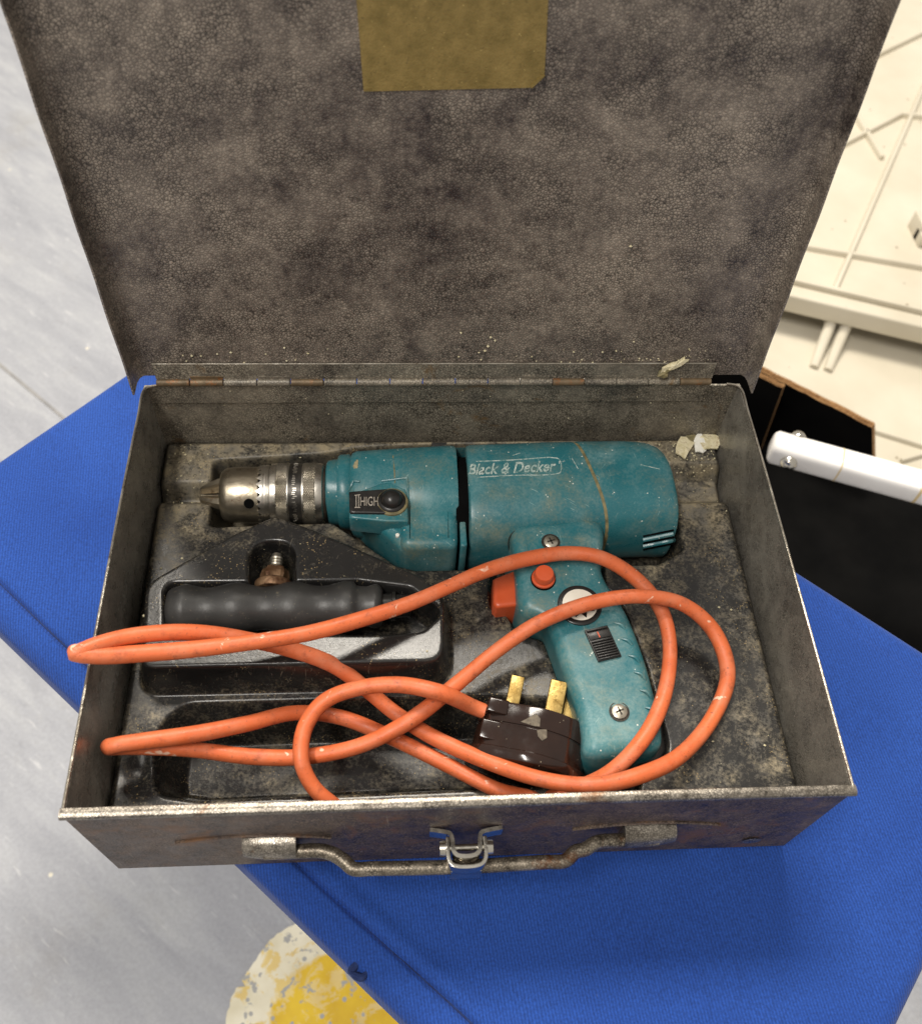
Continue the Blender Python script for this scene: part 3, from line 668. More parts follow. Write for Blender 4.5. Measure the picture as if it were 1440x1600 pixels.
obj('air_gap_shade', [loft([section(ax(708, 715, 872)[0], cy_, ca_ * .97, ca_ * .97, .0272), section(ax(732, 715, 872)[0], cy_, ca_ * .97, ca_ * .97, .0272)])], VOID, motor)  # solid black core paints the shade inside the slot
# bridges closing the slot at the top
bt = body([(708, 703, 866, .93), (730, 702, 868, .93)], 2.5)
def part_ring(rg, f): return [p for p in rg if f(p)]
yt = P(716, 716, ZC + .02).y
seg = [[p for p in r_ if p.y > yt + .004] for r_ in bt]
m_ = min(len(a_) for a_ in seg); 
obj('slot_bridge', [loft([sorted(seg[0], key=lambda p: p.z)[:m_], sorted(seg[1], key=lambda p: p.z)[:m_]])], TEAL, motor, 40)
def surf_z(rings, x, y):
    """height of the lofted side above (x, y)"""
    rs = sorted(rings, key=lambda r_: r_[0].x); zs = []
    for a_, b_ in zip(rs, rs[1:]):
        if a_[0].x <= x <= b_[0].x:
            t = (x - a_[0].x) / max(b_[0].x - a_[0].x, 1e-9); o = []
            for rg in (a_, b_):
                up_ = sorted([p for p in rg if p.z >= ZC - 1e-6], key=lambda p: p.y); o.append(float(np.interp(y, [p.y for p in up_], [p.z for p in up_])))
            return o[0] * (1 - t) + o[1] * t
    return ZC
BVH = {}
def hit(rings, px, py):
    """point of a lofted shell seen at that spot of the photograph"""
    k = id(rings)
    if k not in BVH: BVH[k] = BVHTree.FromPolygons(*loft(rings))
    loc, nor, idx, dist = BVH[k].ray_cast(CAM, ray(px, py).normalized())
    return loc if loc else P(px, py, surf_z(rings, *P(px, py, ZC)[:2]))
# name lettering in its raised frame
V, F = text_mesh('Black & Decker', 1, .28, .018)
xs = [v.x for v in V]; x0t, x1t = min(xs), max(xs); y0t = min(v.y for v in V); y1t = max(v.y for v in V)
TV = []
for v in V:
    fx = (v.x - x0t) / (x1t - x0t); fy = (v.y - y0t) / (y1t - y0t)
    TV.append(hit(mot, 731 + fx * 137, 743 - fx * 6 - fy * 17) + Vector((0, .0001, .00035)))
obj('name_lettering', [thicken(TV, F, Vector((0, 0, .0006)))], LETTER, motor, 20)
fr = [(726, 722), (800, 719), (870, 716), (875, 721), (876, 736), (872, 740), (800, 743), (727, 747)]
obj('name_frame', [tube([hit(mot, *q) + Vector((0, 0, .0001)) for q in catmull([Vector((*q, 0)) for q in fr], 4) for q in [(q.x, q.y)]], .00034, 6)], LETTER, motor)
# vent slots at the cap's rear bottom edge, their shade painted as black tubes
for py, xe in ((838, 1052), (849, 1052), (859, 1052)):
    ln = [hit(ec, px, py - (px - 1003) * .20) + Vector((0, 0, .0001)) for px in np.linspace(1004, xe, 14)]
    obj('vent_slot_shade', [tube(ln, .0007, 8)], VOID, cap)
for py, xe in ((844, 1051), (854, 1051)):
    ln = [hit(ec, px, py - (px - 1003) * .20) + Vector((0, 0, .0004)) for px in np.linspace(1004, xe, 14)]
    obj('vent_fin', [tube(ln, .0015, 8)], TEAL, cap)
ln = [hit(gh, px, py) for px, py in ((614, 712), (616, 735), (617, 755))]; obj('mould_line', [tube(catmull(ln, 6), .00035, 6)], SEAM, gear)

# handle
ho = [(797, 842), (806, 831), (860, 826), (922, 820), (936, 828), (940, 850), (937, 882), (937, 903), (947, 924), (962, 944), (977, 968), (1002, 1028), (1021, 1092), (1033, 1147), (1031, 1168), (1015, 1176), (960, 1184), (925, 1186), (911, 1178), (908, 1150), (896, 1104), (873, 1040), (852, 985), (838, 972), (818, 968), (808, 955), (804, 917), (801, 882)]
ZH = .064
hpx = catmull([Vector((a, b, 0)) for a, b in ho], 5, closed=True)
def zh(x, y): return 0
ZHT = .0665
hw = [P(p.x, p.y, .056) for p in hpx]
hw = resample([Vector((p.x, p.y, 0)) for p in hw], 170)
def htilt(x, y): return -.0055 * min(max((.14 - y) / .10, 0), 1)
hd = obj('handle', [pillow([(p.x, p.y) for p in hw], .0195, ZHT, .0065, 7, htilt)], TEAL, dr, 45)
ft = pz(.036, (905, 1140), (1030, 1125), (1036, 1178), (1024, 1196), (915, 1206), (908, 1196))
obj('handle_foot', [pillow([(p.x, p.y) for p in resample([Vector((a, b, 0)) for a, b in ft], 60)], .0200, .0430, .003)], BLACKP, hd, 45)
def hs(px, py, dz=0):
    z = ZHT
    for _ in range(4):
        p = P(px, py, z); z = ZHT + htilt(p.x, p.y)
    return P(px, py, z) + Vector((0, 0, dz))
# top plate border groove is the handle outline itself; screws, badge, buttons
def disc(c, r, z0, z1, n=40): return lathe([(z0, r), (z1 - .0002, r), (z1, r - .0003)], c, (0, 0, 1), n)
for (px, py) in ((967, 1112), (860, 847)):
    c = hs(px, py)
    obj('screw_recess', [lathe([(.0000, .0052), (.00025, .0052), (.00025, .0047), (-.0002, .0045)], c, (0, 0, 1), 28, False), lathe([(.0001, .0046), (.00015, .0045)], c, (0, 0, 1), 28)], GREASE, hd)
    scw = obj('screw', [lathe([(0.0001, .0040), (.0008, .0039), (.0013, .0028), (.0015, .0010)], c, (0, 0, 1), 24)], SCREWM, hd)
    for a_ in (20, 110):
        obj('cross_slot', [box(c + Vector((0, 0, .0013)), (.0044, .0009, .0005), Matrix.Rotation(R(a_), 3, 'Z'))], GREASE, scw)
c = hs(848, 905)
obj('button_collar', [lathe([(-.001, .0068), (.0006, .0068), (.0009, .0062)], c, (0, 0, 1), 32)], VOID, hd)
obj('lock_button', [lathe([(0, .0064), (.0018, .0063), (.0022, .0058), (.0022, .0053), (.0064, .0051), (.0070, .0047), (.0072, .003)], c, (0, 0, 1), 36)], RED, hd)
c = hs(905, 946)
bdg = obj('badge_ring', [lathe([(-.0005, .0118), (.0006, .0118), (.0009, .0113), (.0009, .0098)], c, (0, 0, 1), 56)], BLACKG, hd)
obj('badge_disc', [lathe([(0, .0093), (.0011, .0093), (.0012, .0090)], c, (0, 0, 1), 56)], WHITEP, bdg)
for a_ in (-112, -72, -152, -30):
    d_ = Vector((math.cos(R(a_)), math.sin(R(a_)), 0)); e_ = Vector((-d_.y, d_.x, 0)); o_ = c + Vector((0, 0, .0013))
    obj('badge_mark', [loft([[o_ + e_ * .0030 + d_ * .003, o_ - e_ * .0030 + d_ * .003, o_ + d_ * .0084], [o_ + e_ * .0030 + d_ * .003 + Vector((0, 0, .0002)), o_ - e_ * .0030 + d_ * .003 + Vector((0, 0, .0002)), o_ + d_ * .0084 + Vector((0, 0, .0002))]])], BLACKG, bdg)
# reversing switch
sa, sb_ = hs(912, 986), hs(948, 978); ex = (sb_ - sa).normalized(); sd = hs(934, 1035); ey = (sd - sa).normalized(); L1 = (sb_ - sa).length; L2 = (sd - sa).length
cen = sa + ex * L1 / 2 + ey * L2 / 2
rot = Matrix((ex, -ey, Vector((0, 0, 1)))).transposed()
sw = obj('direction_switch', [box(cen + Vector((0, 0, .0002)), (L1, L2, .0016), rot)], BLACKG, hd, bevel=.0003)
obj('switch_window', [box(sa + ex * L1 / 2 + ey * L2 * .24 + Vector((0, 0, .0008)), (L1 * .92, L2 * .22, .0016), rot)], BLACKG, sw, bevel=.0002)
obj('switch_mark', [box(sa + ex * L1 * .46 + ey * L2 * .24 + Vector((0, 0, .0018)), (.0006, L2 * .18, .0003), rot)], RED, sw)
for k in range(8):
    obj('switch_ridge', [box(sa + ex * L1 / 2 + ey * L2 * (.42 + .54 * k / 7) + Vector((0, 0, .0014)), (L1 * .9, L2 * .038, .0014), rot)], BLACKG, sw, bevel=.0002)
obj('switch_ridge', [box(sa + ex * L1 / 2 + ey * L2 * .06 + Vector((0, 0, .0013)), (L1 * .9, L2 * .06, .0014), rot)], BLACKG, sw, bevel=.0002)
# knuckle ribs on the back of the grip
for (px, py) in ((963, 975), (974, 1000), (985, 1026), (994, 1052), (1003, 1080), (1011, 1107)):
    pth = [hs(px - 4, py - 2, .0001), hs(px + 6, py + 1, .0002), hs(px + 13, py + 8, -.0012), hs(px + 17, py + 16, -.004)]
    obj('grip_rib', [tube(catmull(pth, 5), .0009, 8, rf=lambda i: .0005 + .0007 * math.sin(min(i / 15, 1) * math.pi))], TEAL, hd)
ps = catmull([Vector((*q, 0)) for q in ((796, 872), (795, 842), (806, 829), (860, 825), (923, 819), (938, 827), (943, 850), (945, 868))], 6)
obj('plate_seam', [tube([hit(mot if q.x < 902 else ec if q.x > 960 else mot, q.x, q.y) + Vector((0, 0, .0001)) for q in ps if q.x < 903], .00035, 6)], GREASE, hd)
# trigger
tg = pz(.055, (770, 905), (812, 888), (812, 946), (776, 950), (770, 944))
obj('trigger', [pillow([(p.x, p.y) for p in resample([Vector((a, b, 0)) for a, b in tg], 50)], .030, .0560, .002)], RED, dr, 40)

# speed selector
gz = ZC + .0285
pc = P(612, 783, gz); 
obj('selector_recess', [pillow([(q.x, q.y) for q in resample([Vector((*wpt(x, y, gz), 0)) for x, y in ((596, 752), (634, 748), (638, 812), (604, 812), (545, 806), (546, 770))], 60)], gz - .016, gz - .0016, .001)], TEAL, gear, 40)
sp = [wpt(x, y, gz) for x, y in ((545, 768), (612, 763), (612, 802), (546, 801))]
sel = obj('speed_selector', [pillow([(q.x, q.y) for q in resample([Vector((a, b, 0)) for a, b in sp], 48)], gz - .006, gz + .0002, .0008)], BLACKG, gear, 40)
obj('selector_dirt_ring', [lathe([(-.008, .0092), (-.0004, .0090), (.0002, .0082), (.0002, .0076)], pc, (0, 0, 1), 40)], SEAM, sel)
obj('selector_knob', [lathe([(-.004, .0078), (.0008, .0077), (.0016, .0070), (.0018, .0064), (.0016, .0058), (.0034, .0054), (.0050, .0042), (.0060, .0024), (.0063, .0006)], pc, (0, 0, 1), 40)], BLACKG, sel)
V, F = text_mesh('HIGH', 1, 0, -.004); xs = [v.x for v in V]; mx = max(xs); my = max(v.y for v in V)
TV = [P(562 + v.x / mx * 29, 790 - v.y / my * 14, gz + .0005) for v in V]
obj('speed_lettering', [thicken(TV, F, Vector((0, 0, .0003)))], PALE, sel, 20)
for (a_, b_) in (((554, 774), (563, 773)), ((554, 793), (563, 793)), ((556.5, 774), (556.5, 793)), ((560.5, 774), (560.5, 793))):
    obj('gear_mark', [tube([P(*a_, gz + .0005), P(*b_, gz + .0005)], .00028, 6)], PALE, sel)

for (a_, b_) in (((596, 752), (636, 747)), ((636, 747), (640, 812)), ((545, 768), (552, 752)), ((552, 752), (562, 753)), ((640, 812), (640, 832)), ((629, 812), (629, 832))):
    pth = [hit(gh, a_[0] + (b_[0] - a_[0]) * t, a_[1] + (b_[1] - a_[1]) * t) + Vector((0, 0, .0003)) for t in np.linspace(0, 1, 8)]
    obj('raised_step', [tube(pth, .0007, 8)], TEAL, gear)
def smear(name, rings, px, py, rx, ry, mat, parent, seed, n=26, lift=.00018):
    r_ = np.random.default_rng(seed); ph = r_.uniform(0, 6, 5); pts = []
    for k in range(n):
        t = 2 * math.pi * k / n; q = 1 + sum(.22 / (i_ + 1) * math.sin((i_ + 2) * t + ph[i_]) for i_ in range(5)) + r_.uniform(-.12, .12)
        pts.append((px + rx * q * math.cos(t), py + ry * q * math.sin(t)))
    V = [hit(rings, *q) + Vector((0, -.0001, lift)) for q in pts] + [hit(rings, px, py) + Vector((0, -.0001, lift + .0001))]
    F = [(k, (k + 1) % n, n) for k in range(n)]; return obj(name, [thicken(V, F, Vector((0, 0, .0004)))], mat, parent, 60)
GRIME = mat_simple('dry_tan_grime', srgb(120, 118, 92), srgb(176, 162, 126), 500, .85, 0, .3, 900)
smear('grime_patch', ec, 930, 748, 5, 7, GRIME, cap, 2); smear('grime_patch', gh, 556, 726, 4, 6, GRIME, gear, 7)
for (x1, y1, x2, y2) in ((908, 700, 930, 745), (912, 705, 922, 712), (893, 716, 903, 733), (1000, 726, 1030, 733), (652, 800, 660, 812), (648, 790, 655, 806), (800, 712, 812, 708)):
    pth = [hit(ec if x1 > 912 else mot if x1 > 727 else gh, x1 + (x2 - x1) * t, y1 + (y2 - y1) * t) for t in np.linspace(0, 1, 6)]
    obj('scratch', [tube(pth, .00028, 5)], LETTER, cap if x1 > 912 else motor if x1 > 727 else gear)
# chuck
cc = P(430, 773, ZC); CY = cc.y; CZ = ZC
def cxp(px): return P(px, 773, ZC).x
def ch(prof, n=64, caps=True): return lathe([(cxp(px), r * K) for px, r in prof], (0, CY, CZ), (1, 0, 0), n, caps)
ck = obj('chuck_nose', [ch([(347, 20), (347.5, 30), (349, 37), (353, 41), (362, 43.5), (385, 44.5), (405, 44.5), (409, 44)])], BRONZE, dr, 40)
obj('jaw_throat', [ch([(346, 15), (347.2, 20)])], VOID, ck)
for k in range(3):
    a_ = R(120 * k + 75); rot = Matrix.Rotation(a_, 3, 'X'); rings = []
    for px, r0, r1, wd in ((350, 4, 29, 24), (341, 4, 26, 21), (326, 3, 19, 14), (316, 2.5, 14, 11), (314, 2.5, 11.5, 9)):
        x = cxp(px); rg = [Vector((0, wd / 2 * K * sgn * t, rr * K)) for sgn, t, rr in ((-1, .25, r0), (1, .25, r0), (1, 1, r1 * .75), (1, .5, r1), (-1, .5, r1), (-1, 1, r1 * .75))]
        rings.append([Vector((x, CY, CZ)) + rot @ v for v in rg])
    obj('jaw', [loft(rings)], BRONZE, ck, 30)
for k in range(3):
    a_ = R(120 * k - 46 - 180); pos = Vector((cxp(396), CY, CZ)); d_ = Vector((0, math.cos(R(120 * k + 142)), math.sin(R(120 * k + 142))))
    obj('key_hole', [lathe([(44.2 * K, .0001), (44.3 * K, .0028), (44.9 * K, .0030), (44.9 * K, .0001)], pos, d_, 20)], VOID, ck)
# toothed ring
N = 26; ri = []
for px, r_, zz in ((424, 46, 0), (416, 46.5, 0), (414, 46.6, 1), (414.5, 44.0, 1), (424, 42, 0)):
    ri.append([Vector((cxp(px - (7.5 if zz and j % 2 else 0)), CY + (r_ - (1.0 if zz and j % 2 else 0)) * K * math.cos(math.pi * j / N), CZ + (r_ - (1.0 if zz and j % 2 else 0)) * K * math.sin(math.pi * j / N))) for j in range(2 * N)])
obj('gear_teeth', [loft(ri, False)], STEEL, ck, 25)
sl = obj('chuck_sleeve', [ch([(415, 40), (415, 46), (417, 47), (421, 47), (422, 45), (425, 45), (426.5, 48.6), (429, 49.2), (436, 49.4)]), ch([(453, 48.6), (453.2, 49.2), (455, 49.2), (456, 48.4)]), ch([(475, 48.6), (476, 49.3), (478, 49.4)]), ch([(496, 49.4), (502, 49.2), (506, 48), (508, 45), (508, 30)])], STEEL, ck, 30)
def knurl(pa, pb, rows, n=120):
    V = []; F = []
    for i in range(rows + 1):
        x = cxp(pa + (pb - pa) * i / rows)
        for j in range(n):
            r_ = (48.9 + (.9 if (i + j) % 2 else -.5)) * K; t = 2 * math.pi * j / n; V.append((x, CY + r_ * math.cos(t), CZ + r_ * math.sin(t)))
    for i in range(rows):
        for j in range(n):
            a_, b_, c_, d_ = i * n + j, i * n + (j + 1) % n, (i + 1) * n + (j + 1) % n, (i + 1) * n + j
            F += [(a_, b_, c_), (a_, c_, d_)] if (i + j) % 2 else [(a_, b_, d_), (b_, c_, d_)]
    return V, F
obj('knurled_band', [knurl(436, 453, 12)], STEEL, sl, 10)
obj('knurled_band', [knurl(478, 496, 13)], STEEL, sl, 10)
obj('marked_band', [ch([(455.5, 48.7), (475.5, 48.7)])], DKSTEEL, sl, 40)
for k in range(42):   # worn engraved marks round the band
    t = R(18 + k * 3.6 + 20); r_ = 48.9 * K; pos = Vector((cxp(465 + RNG.uniform(-1.5, 1.5)), CY + r_ * math.cos(t), CZ + r_ * math.sin(t)))
    if k % 7 == 6: continue
    rot = Matrix.Rotation(t - math.pi / 2, 3, 'X'); obj('engraved_mark', [box(pos, (RNG.uniform(.0012, .0024), .0005, .00016), rot)], STEEL, sl)
obj('chuck_neck', [ch([(505, 40), (513, 40)]), ch([(507, 44), (510, 45), (513, 43)])], GREASE, dr, 40)
# bits on the housing: white spots and a corner tab
for (px, py) in ((621, 836),):
    p = P(px, py, ZC + .02); obj('paint_spot', [lathe([(-.003, .0012), (.0003, .0012), (.0006, .0008)], p, (0, 0, 1), 12)], WHFLAKE, gear)
p = P(686, 697, ZC + .012); obj('housing_tab', [box(p, (.009, .004, .003))], BLACKP, gear, bevel=.0006)

# ================================================================== side handle
sh = thing('side_handle', 'black ribbed auxiliary side handle with rusty collar in the insert', 'handle', (-.1, .115, .046))
gc = P(430, 950, .060); GYc = gc.y; GZ = .0600
def gxp(px): return P(px, 950, GZ).x
prof = [(262, 6), (263, 20), (266, 29), (272, 33), (282, 35.5)]
for px in np.arange(290, 545, 5): prof.append((px, 35.5 + 3.4 * math.cos((px - 282) / 88 * 2 * math.pi)))
prof += [(548, 38), (553, 37.5), (557, 32), (562, 30.5), (574, 30), (584, 33), (590, 33), (595, 29), (598, 24)]
gp = obj('grip', [lathe([(gxp(px), r_ * .355e-3) for px, r_ in prof], (0, GYc, GZ), (1, 0, 0), 48)], BLACKP, sh, 50)
obj('tail_rod', [lathe([(gxp(px), r_ * .355e-3) for px, r_ in ((596, 19), (612, 19), (613, 22), (618, 22), (619, 18), (640, 17), (642, 12))], (0, GYc, GZ), (1, 0, 0), 24)], BLACKG, sh, 40)
o_ = Vector((P(428, 912, .060).x, GYc + .010, .0600)); yd = Vector((.03, 1, .02)).normalized()
cr = obj('clamp_collar', [lathe([(0, .0094), (.002, .0102), (.0042, .0102), (.005, .0092), (.0056, .0084)], o_, yd, 30)], RUST, sh, 35)
rg = []
for s_r, f in ((.0050, .0070), (.0085, .0080), (.0125, .0070), (.0140, .0052)):
    a_, u_, v_ = frame(yd); rg.append([o_ + yd * s_r + (u_ * math.cos(2 * math.pi * j / 24) + v_ * math.sin(2 * math.pi * j / 24)) * f * (1 if j % 4 < 2 else .84) for j in range(24)])
obj('castellated_nut', [loft(rg)], RUST, cr, 25)
obj('threaded_stud', [lathe([(.012, .0034)] + [(.0145 + .0009 * k, .0036 - .0005 * (k % 2)) for k in range(8)] + [(.0225, .0026)], o_, yd, 20)], SCREWM, cr, 25)

# ================================================================== flex and plug
rC, uC, bC = CM @ Vector((1, 0, 0)), CM @ Vector((0, 1, 0)), (CAM - Vector((.03, .06, .05))).normalized()
rC = (rC - bC * rC.dot(bC)).normalized(); uC = bC.cross(rC)
nP = (uC * math.cos(R(13)) + rC * math.sin(R(13)) - bC * .27).normalized()
e1 = rC * math.cos(R(15)) - uC * math.sin(R(15)); e1 = (e1 - nP * e1.dot(nP)).normalized(); e2 = nP.cross(e1)
if e2.dot(bC) < 0: e2 = -e2
pcn = P(832, 1146, .060) - e2 * .017
KP = .33e-3
def Q(a, b, c): return pcn + e1 * a + e2 * b + nP * c
out = [(-.0240, -.020), (-.0245, -.008), (-.0240, .006), (-.0200, .0135)] + [(.0015 + .0235 * math.cos(R(t)), -.0050 + .0245 * math.sin(R(t))) for t in range(112, -112, -16)]
ol = [Vector((a, b, 0)) for a, b in out]; ol = resample([Vector((p.x * 1.17, p.y * 1.10, 0)) for p in catmull(ol, 6, closed=True)], 72)
def prings(lst): return [[Q(p.x * s_p, p.y * s_p, c) for p in ol] for c, s_p in lst]
pl = thing('mains_flex', 'orange rubber power cord coiled loosely over the drill and insert', 'power cord', (0, .02, .03))
plug = obj('plug', [loft(prings([(-.0190, .62), (-.0175, .88), (-.0155, 1.03), (-.0132, 1.075), (-.0108, 1.065), (-.0100, .995), (.0012, .985), (.0014, .965), (.0022, .965), (.0024, .99), (.0115, .98), (.0125, .965), (.0128, .93)]))], BAKE, pl, 32)
plug['label'] = 'dark brown three pin plug with brass pins'
# cord boss with entry hole
rotp = Matrix((e1, e2, nP)).transposed()
obj('cord_boss', [box(Q(-.0195, .0105, .0092), (.0105, .0165, .0075), rotp), box(Q(-.0195, .0045, .004), (.0105, .004, .006), rotp), box(Q(-.0190, .0098, -.0030), (.0135, .0150, .0100), rotp)], BAKE, plug, bevel=.0009)
obj('cord_hole', [lathe([(0, .0046), (.0004, .0052)], Q(-.0248, .0100, .0050), -e1, 20)], VOID, plug)
for (px, b, sz, ln) in ((789, .004, (.0063, .0042), .0175), (853, .007, (.0078, .0046), .0190), (876, -.001, (.0063, .0042), .0175)):
    a_ = (px - 828) * KP
    if px == 876: a_ += .001
    obj('pin', [box(Q(a_, b, .0128 + ln / 2), (sz[0] * 1.12, sz[1] * 1.2, ln), rotp)], BRASS, plug, bevel=.0005)
CHIP = mat_simple('chipped_plug_scuff', srgb(70, 62, 52), srgb(112, 102, 86), 500, .7, 0, .3, 700)
def side_patch(a0, poly):
    """little scuff lying on the side wall: poly in (along e1, along n)"""
    V = []
    for a_, c_ in poly:
        a_ += a0; cand = sorted([p for p in ol if p.y > 0], key=lambda p: p.x); y_ = float(np.interp(a_, [p.x for p in cand], [p.y for p in cand])); V.append(Q(a_, y_ * 1.0 + .0002, c_))
    return loft([V, [v - e2 * .0008 for v in V]])
obj('chip', [side_patch(-.001, [(-.006, .0035), (.0005, .0088), (.003, .0070), (.0035, .0030), (.001, .0026)])], CHIP, plug)
obj('chip', [side_patch(.004, [(-.0025, .0010), (0, .0020), (.0022, .0024), (.003, -.0015), (.001, -.0035), (-.0015, -.0018)])], CHIP, plug)
hole = Q(-.0165, .0105, .0058)
cp = [P(985, 1180, .030), P(992, 1215, .030), Vector((.093, .013, .031)), Vector((.075, .0085, .031)), P(850, 1258, .038), P(828, 1248, .044), (780, 1234, .046), (700, 1196, .046), (600, 1149, .042), (530, 1121, .043), (460, 1113, .049), (380, 1131, .058), (300, 1149, .065), (220, 1160, .071), (182, 1163, .073), (170, 1165, .0715), (182, 1167, .069), (220, 1169, .063), (300, 1171, .056), (400, 1181, .049), (480, 1182, .047), (560, 1167, .052), (620, 1139, .057), (660, 1111, .060), (720, 1061, .062), (780, 1014, .066), (850, 969, .0725), (930, 939, .0748), (1000, 932, .0765), (1070, 946, .071), (1115, 986, .063), (1135, 1050, .058), (1113, 1120, .057), (1060, 1183, .062), (1000, 1211, .0675), (930, 1225, .0690), (850, 1217, .064), (760, 1190, .056), (680, 1154, .050), (620, 1114, .0485), (570, 1075, .055), (520, 1041, .064), (460, 1017, .073), (400, 1001, .081), (340, 991, .089), (280, 989, .096), (200, 996, .103), (145, 1008, .1075), (122, 1018, .1080), (118, 1021, .1075), (124, 1024, .1070), (150, 1024, .105), (200, 1021, .101), (300, 1015, .096), (400, 1004, .0935), (480, 990, .090), (560, 968, .086), (640, 942, .082), (700, 917, .079), (760, 891, .0765), (820, 873, .0750), (880, 865, .0745), (940, 872, .0745), (990, 900, .069), (1028, 945, .0640), (1045, 1000, .0635), (1042, 1065, .0645), (1018, 1128, .0660), (982, 1178, .0635), (945, 1212, .0570), (890, 1238, .047), (850, 1252, .040), Vector((.02, .0085, .032)), Vector((-.03, .0085, .030)), P(540, 1275, .038), P(516, 1256, .045), (487, 1225, .051), (469, 1185, .0575), (476, 1140, .060), (510, 1096, .064), (560, 1074, .068), (620, 1069, .071), (690, 1084, .0715), hole - e1 * .014 + nP * .0012, hole]
cp = [q if isinstance(q, Vector) else P(*q) for q in cp]
obj('flex', [tube([q + Vector((math.sin(k * .21) + math.sin(k * .083 + 2), math.sin(k * .17 + 1), .6 * math.sin(k * .13))) * .00045 for k, q in enumerate(catmull(cp, 9))], .00395, 18, rf=lambda k: .00395 + .00012 * math.sin(k * .19) + .00008 * math.sin(k * .071))], CORD, pl, 60)
sr_ = catmull([P(975, 1165, .030), P(985, 1190, .030), P(992, 1218, .030), Vector((.0935, .0125, .031))], 6)
obj('strain_relief', [tube(sr_, .0062, 14, rf=lambda i: .0085 - .0028 * i / 18)], BLACKP, dr)
# small metal clip by the front rim
mc = obj('metal_clip', [box(P(939, 1238, .050), (.0052, .004, .006))], SCREWM, bevel=.0008)
tag(mc, 'small bright metal clip at the front edge under the orange cord', 'clip')

# ================================================================== loose flakes
def flake(name, px, py, sz, mat, label, cat='paint flake', surf=None, rz=0, seed=0, lift=.0015):
    r_ = np.random.default_rng(seed)
    if surf is None:
        z = ZP
        for _ in range(5): p = P(px, py, z); z = max(hz(p.x, p.y), .0425) + lift
        p = P(px, py, z); ex, ey, ez = Vector((1, 0, 0)), Vector((0, 1, 0)), Vector((0, 0, 1))
    else: p, ex, ey, ez = surf
    n = 11; ca, sa = math.cos(rz), math.sin(rz); top = []; V = []
    for k in range(n):
        t = 2 * math.pi * k / n; q = r_.uniform(.65, 1.15); a, b = sz[0] / 2 * q * math.cos(t), sz[1] / 2 * q * math.sin(t); V.append(p + ex * (a * ca - b * sa) + ey * (a * sa + b * ca) + ez * (.001 + r_.uniform(-.0006, .0014)))
    c = p + ez * .0022
    U_ = V + [c] + [v - ez * .0009 for v in V] + [c - ez * .0012]
    F = [(k, (k + 1) % n, n) for k in range(n)] + [(n + 1 + (k + 1) % n, n + 1 + k, 2 * n + 1) for k in range(n)] + [((k + 1) % n, k, n + 1 + k, n + 1 + (k + 1) % n) for k in range(n)]
    o = obj(name, [(U_, F)], mat, base=p, ang=25); tag(o, label, cat); return o
flake('paint_flake', 1068, 700, (.012, .020), FLAKE, 'cream curled paint flake in the back right corner of the insert', rz=-.4, seed=3)
flake('paint_flake', 1106, 690, (.016, .015), FLAKE, 'tan round flake touching the white chip at the right wall', rz=.2, seed=5)
flake('paint_flake', 1091, 694, (.0085, .018), WHFLAKE, 'white triangular paint chip between two cream flakes', rz=-.1, seed=8)
flake('leaf_fragment', 1080, 684, (.014, .009), SEAM, 'small brown crumpled fragment behind the cream flakes', 'debris', rz=.6, seed=9)
ns = Vector((0, -1, .1)).normalized()
flake('dry_leaf', 1052, 569, (.018, .005), FLAKE, 'pale green yellow dry sliver lying on the hinge', 'debris', (PL(1052, 569, L(0, .1, .002), n_l), Vector((1, 0, 0)), Vector((0, .3, .95)), Vector((0, -.95, .3))), .55, 11)
flake('dry_leaf', 1036, 582, (.009, .006), SEAM, 'brown crumpled bit of dry debris below the pale sliver on the hinge', 'debris', (PL(1036, 582, L(0, .1, .003), n_l), Vector((1, 0, 0)), Vector((0, .3, .95)), Vector((0, -.95, .3))), 1.1, 12)
flake('dry_leaf', 276, 676, (.009, .005), SEAM, 'brown curled scrap in the back left corner of the case', 'debris', (P(276, 676, .050), Vector((1, 0, 0)), Vector((0, .7, .7)), Vector((0, -.7, .7))), .3, 13)
# crumbs and specks: nobody could count them
CV = []; CF = []
def crumb(p, s):
    o = len(CV); r_ = lambda: random.uniform(.5, 1)
    for d_ in ((1, 0, 0), (-1, 0, 0), (0, 1, 0), (0, -1, 0), (0, 0, 1), (0, 0, -1)): CV.append(p + Vector(d_) * s * r_())
    for f in ((0, 2, 4), (2, 1, 4), (1, 3, 4), (3, 0, 4), (2, 0, 5), (1, 2, 5), (3, 1, 5), (0, 3, 5)): CF.append(tuple(o + i for i in f))
for k in range(420):
    cl = random.random()
    if cl < .35: x, y = random.gauss(.155, .012), random.gauss(.222, .012)
    elif cl < .6: x, y = random.uniform(-.168, .168), random.gauss(.226, .012)
    elif cl < .75: x, y = random.gauss(-.158, .008), random.gauss(.223, .012)
    else: x, y = random.uniform(-.168, .168), random.uniform(.012, .23)
    if abs(x) > .168 or not .005 < y < .237: continue
    crumb(Vector((x, y, hz(x, y) + .0004)), random.choice((.0003, .0004, .0005, .0009)))
for k in range(90):
    x = random.gauss(.115, .028) if random.random() < .5 else random.uniform(-.15, .16)
    if abs(x) > .165: continue
    u = abs(random.gauss(0, .006)) + .013; crumb(L(x, u, .0005), random.choice((.0003, .0005, .0008)))
for (px, py) in ((766, 527), (762, 541), (757, 548), (773, 532), (361, 551), (300, 556), (720, 520), (985, 385)):
    crumb(PL(px, py, L(0, .1, .0008), n_l), .0011)
for k in range(26): x = random.uniform(-.14, .16); crumb(Vector((x, D - .0032, random.uniform(.06, .095))), random.choice((.0003, .0005)))
cb = obj('crumbs', [(CV, CF)], FLAKE); cb['kind'] = 'stuff'; cb['label'] = 'scattered pale crumbs and specks of dust in the tool case'

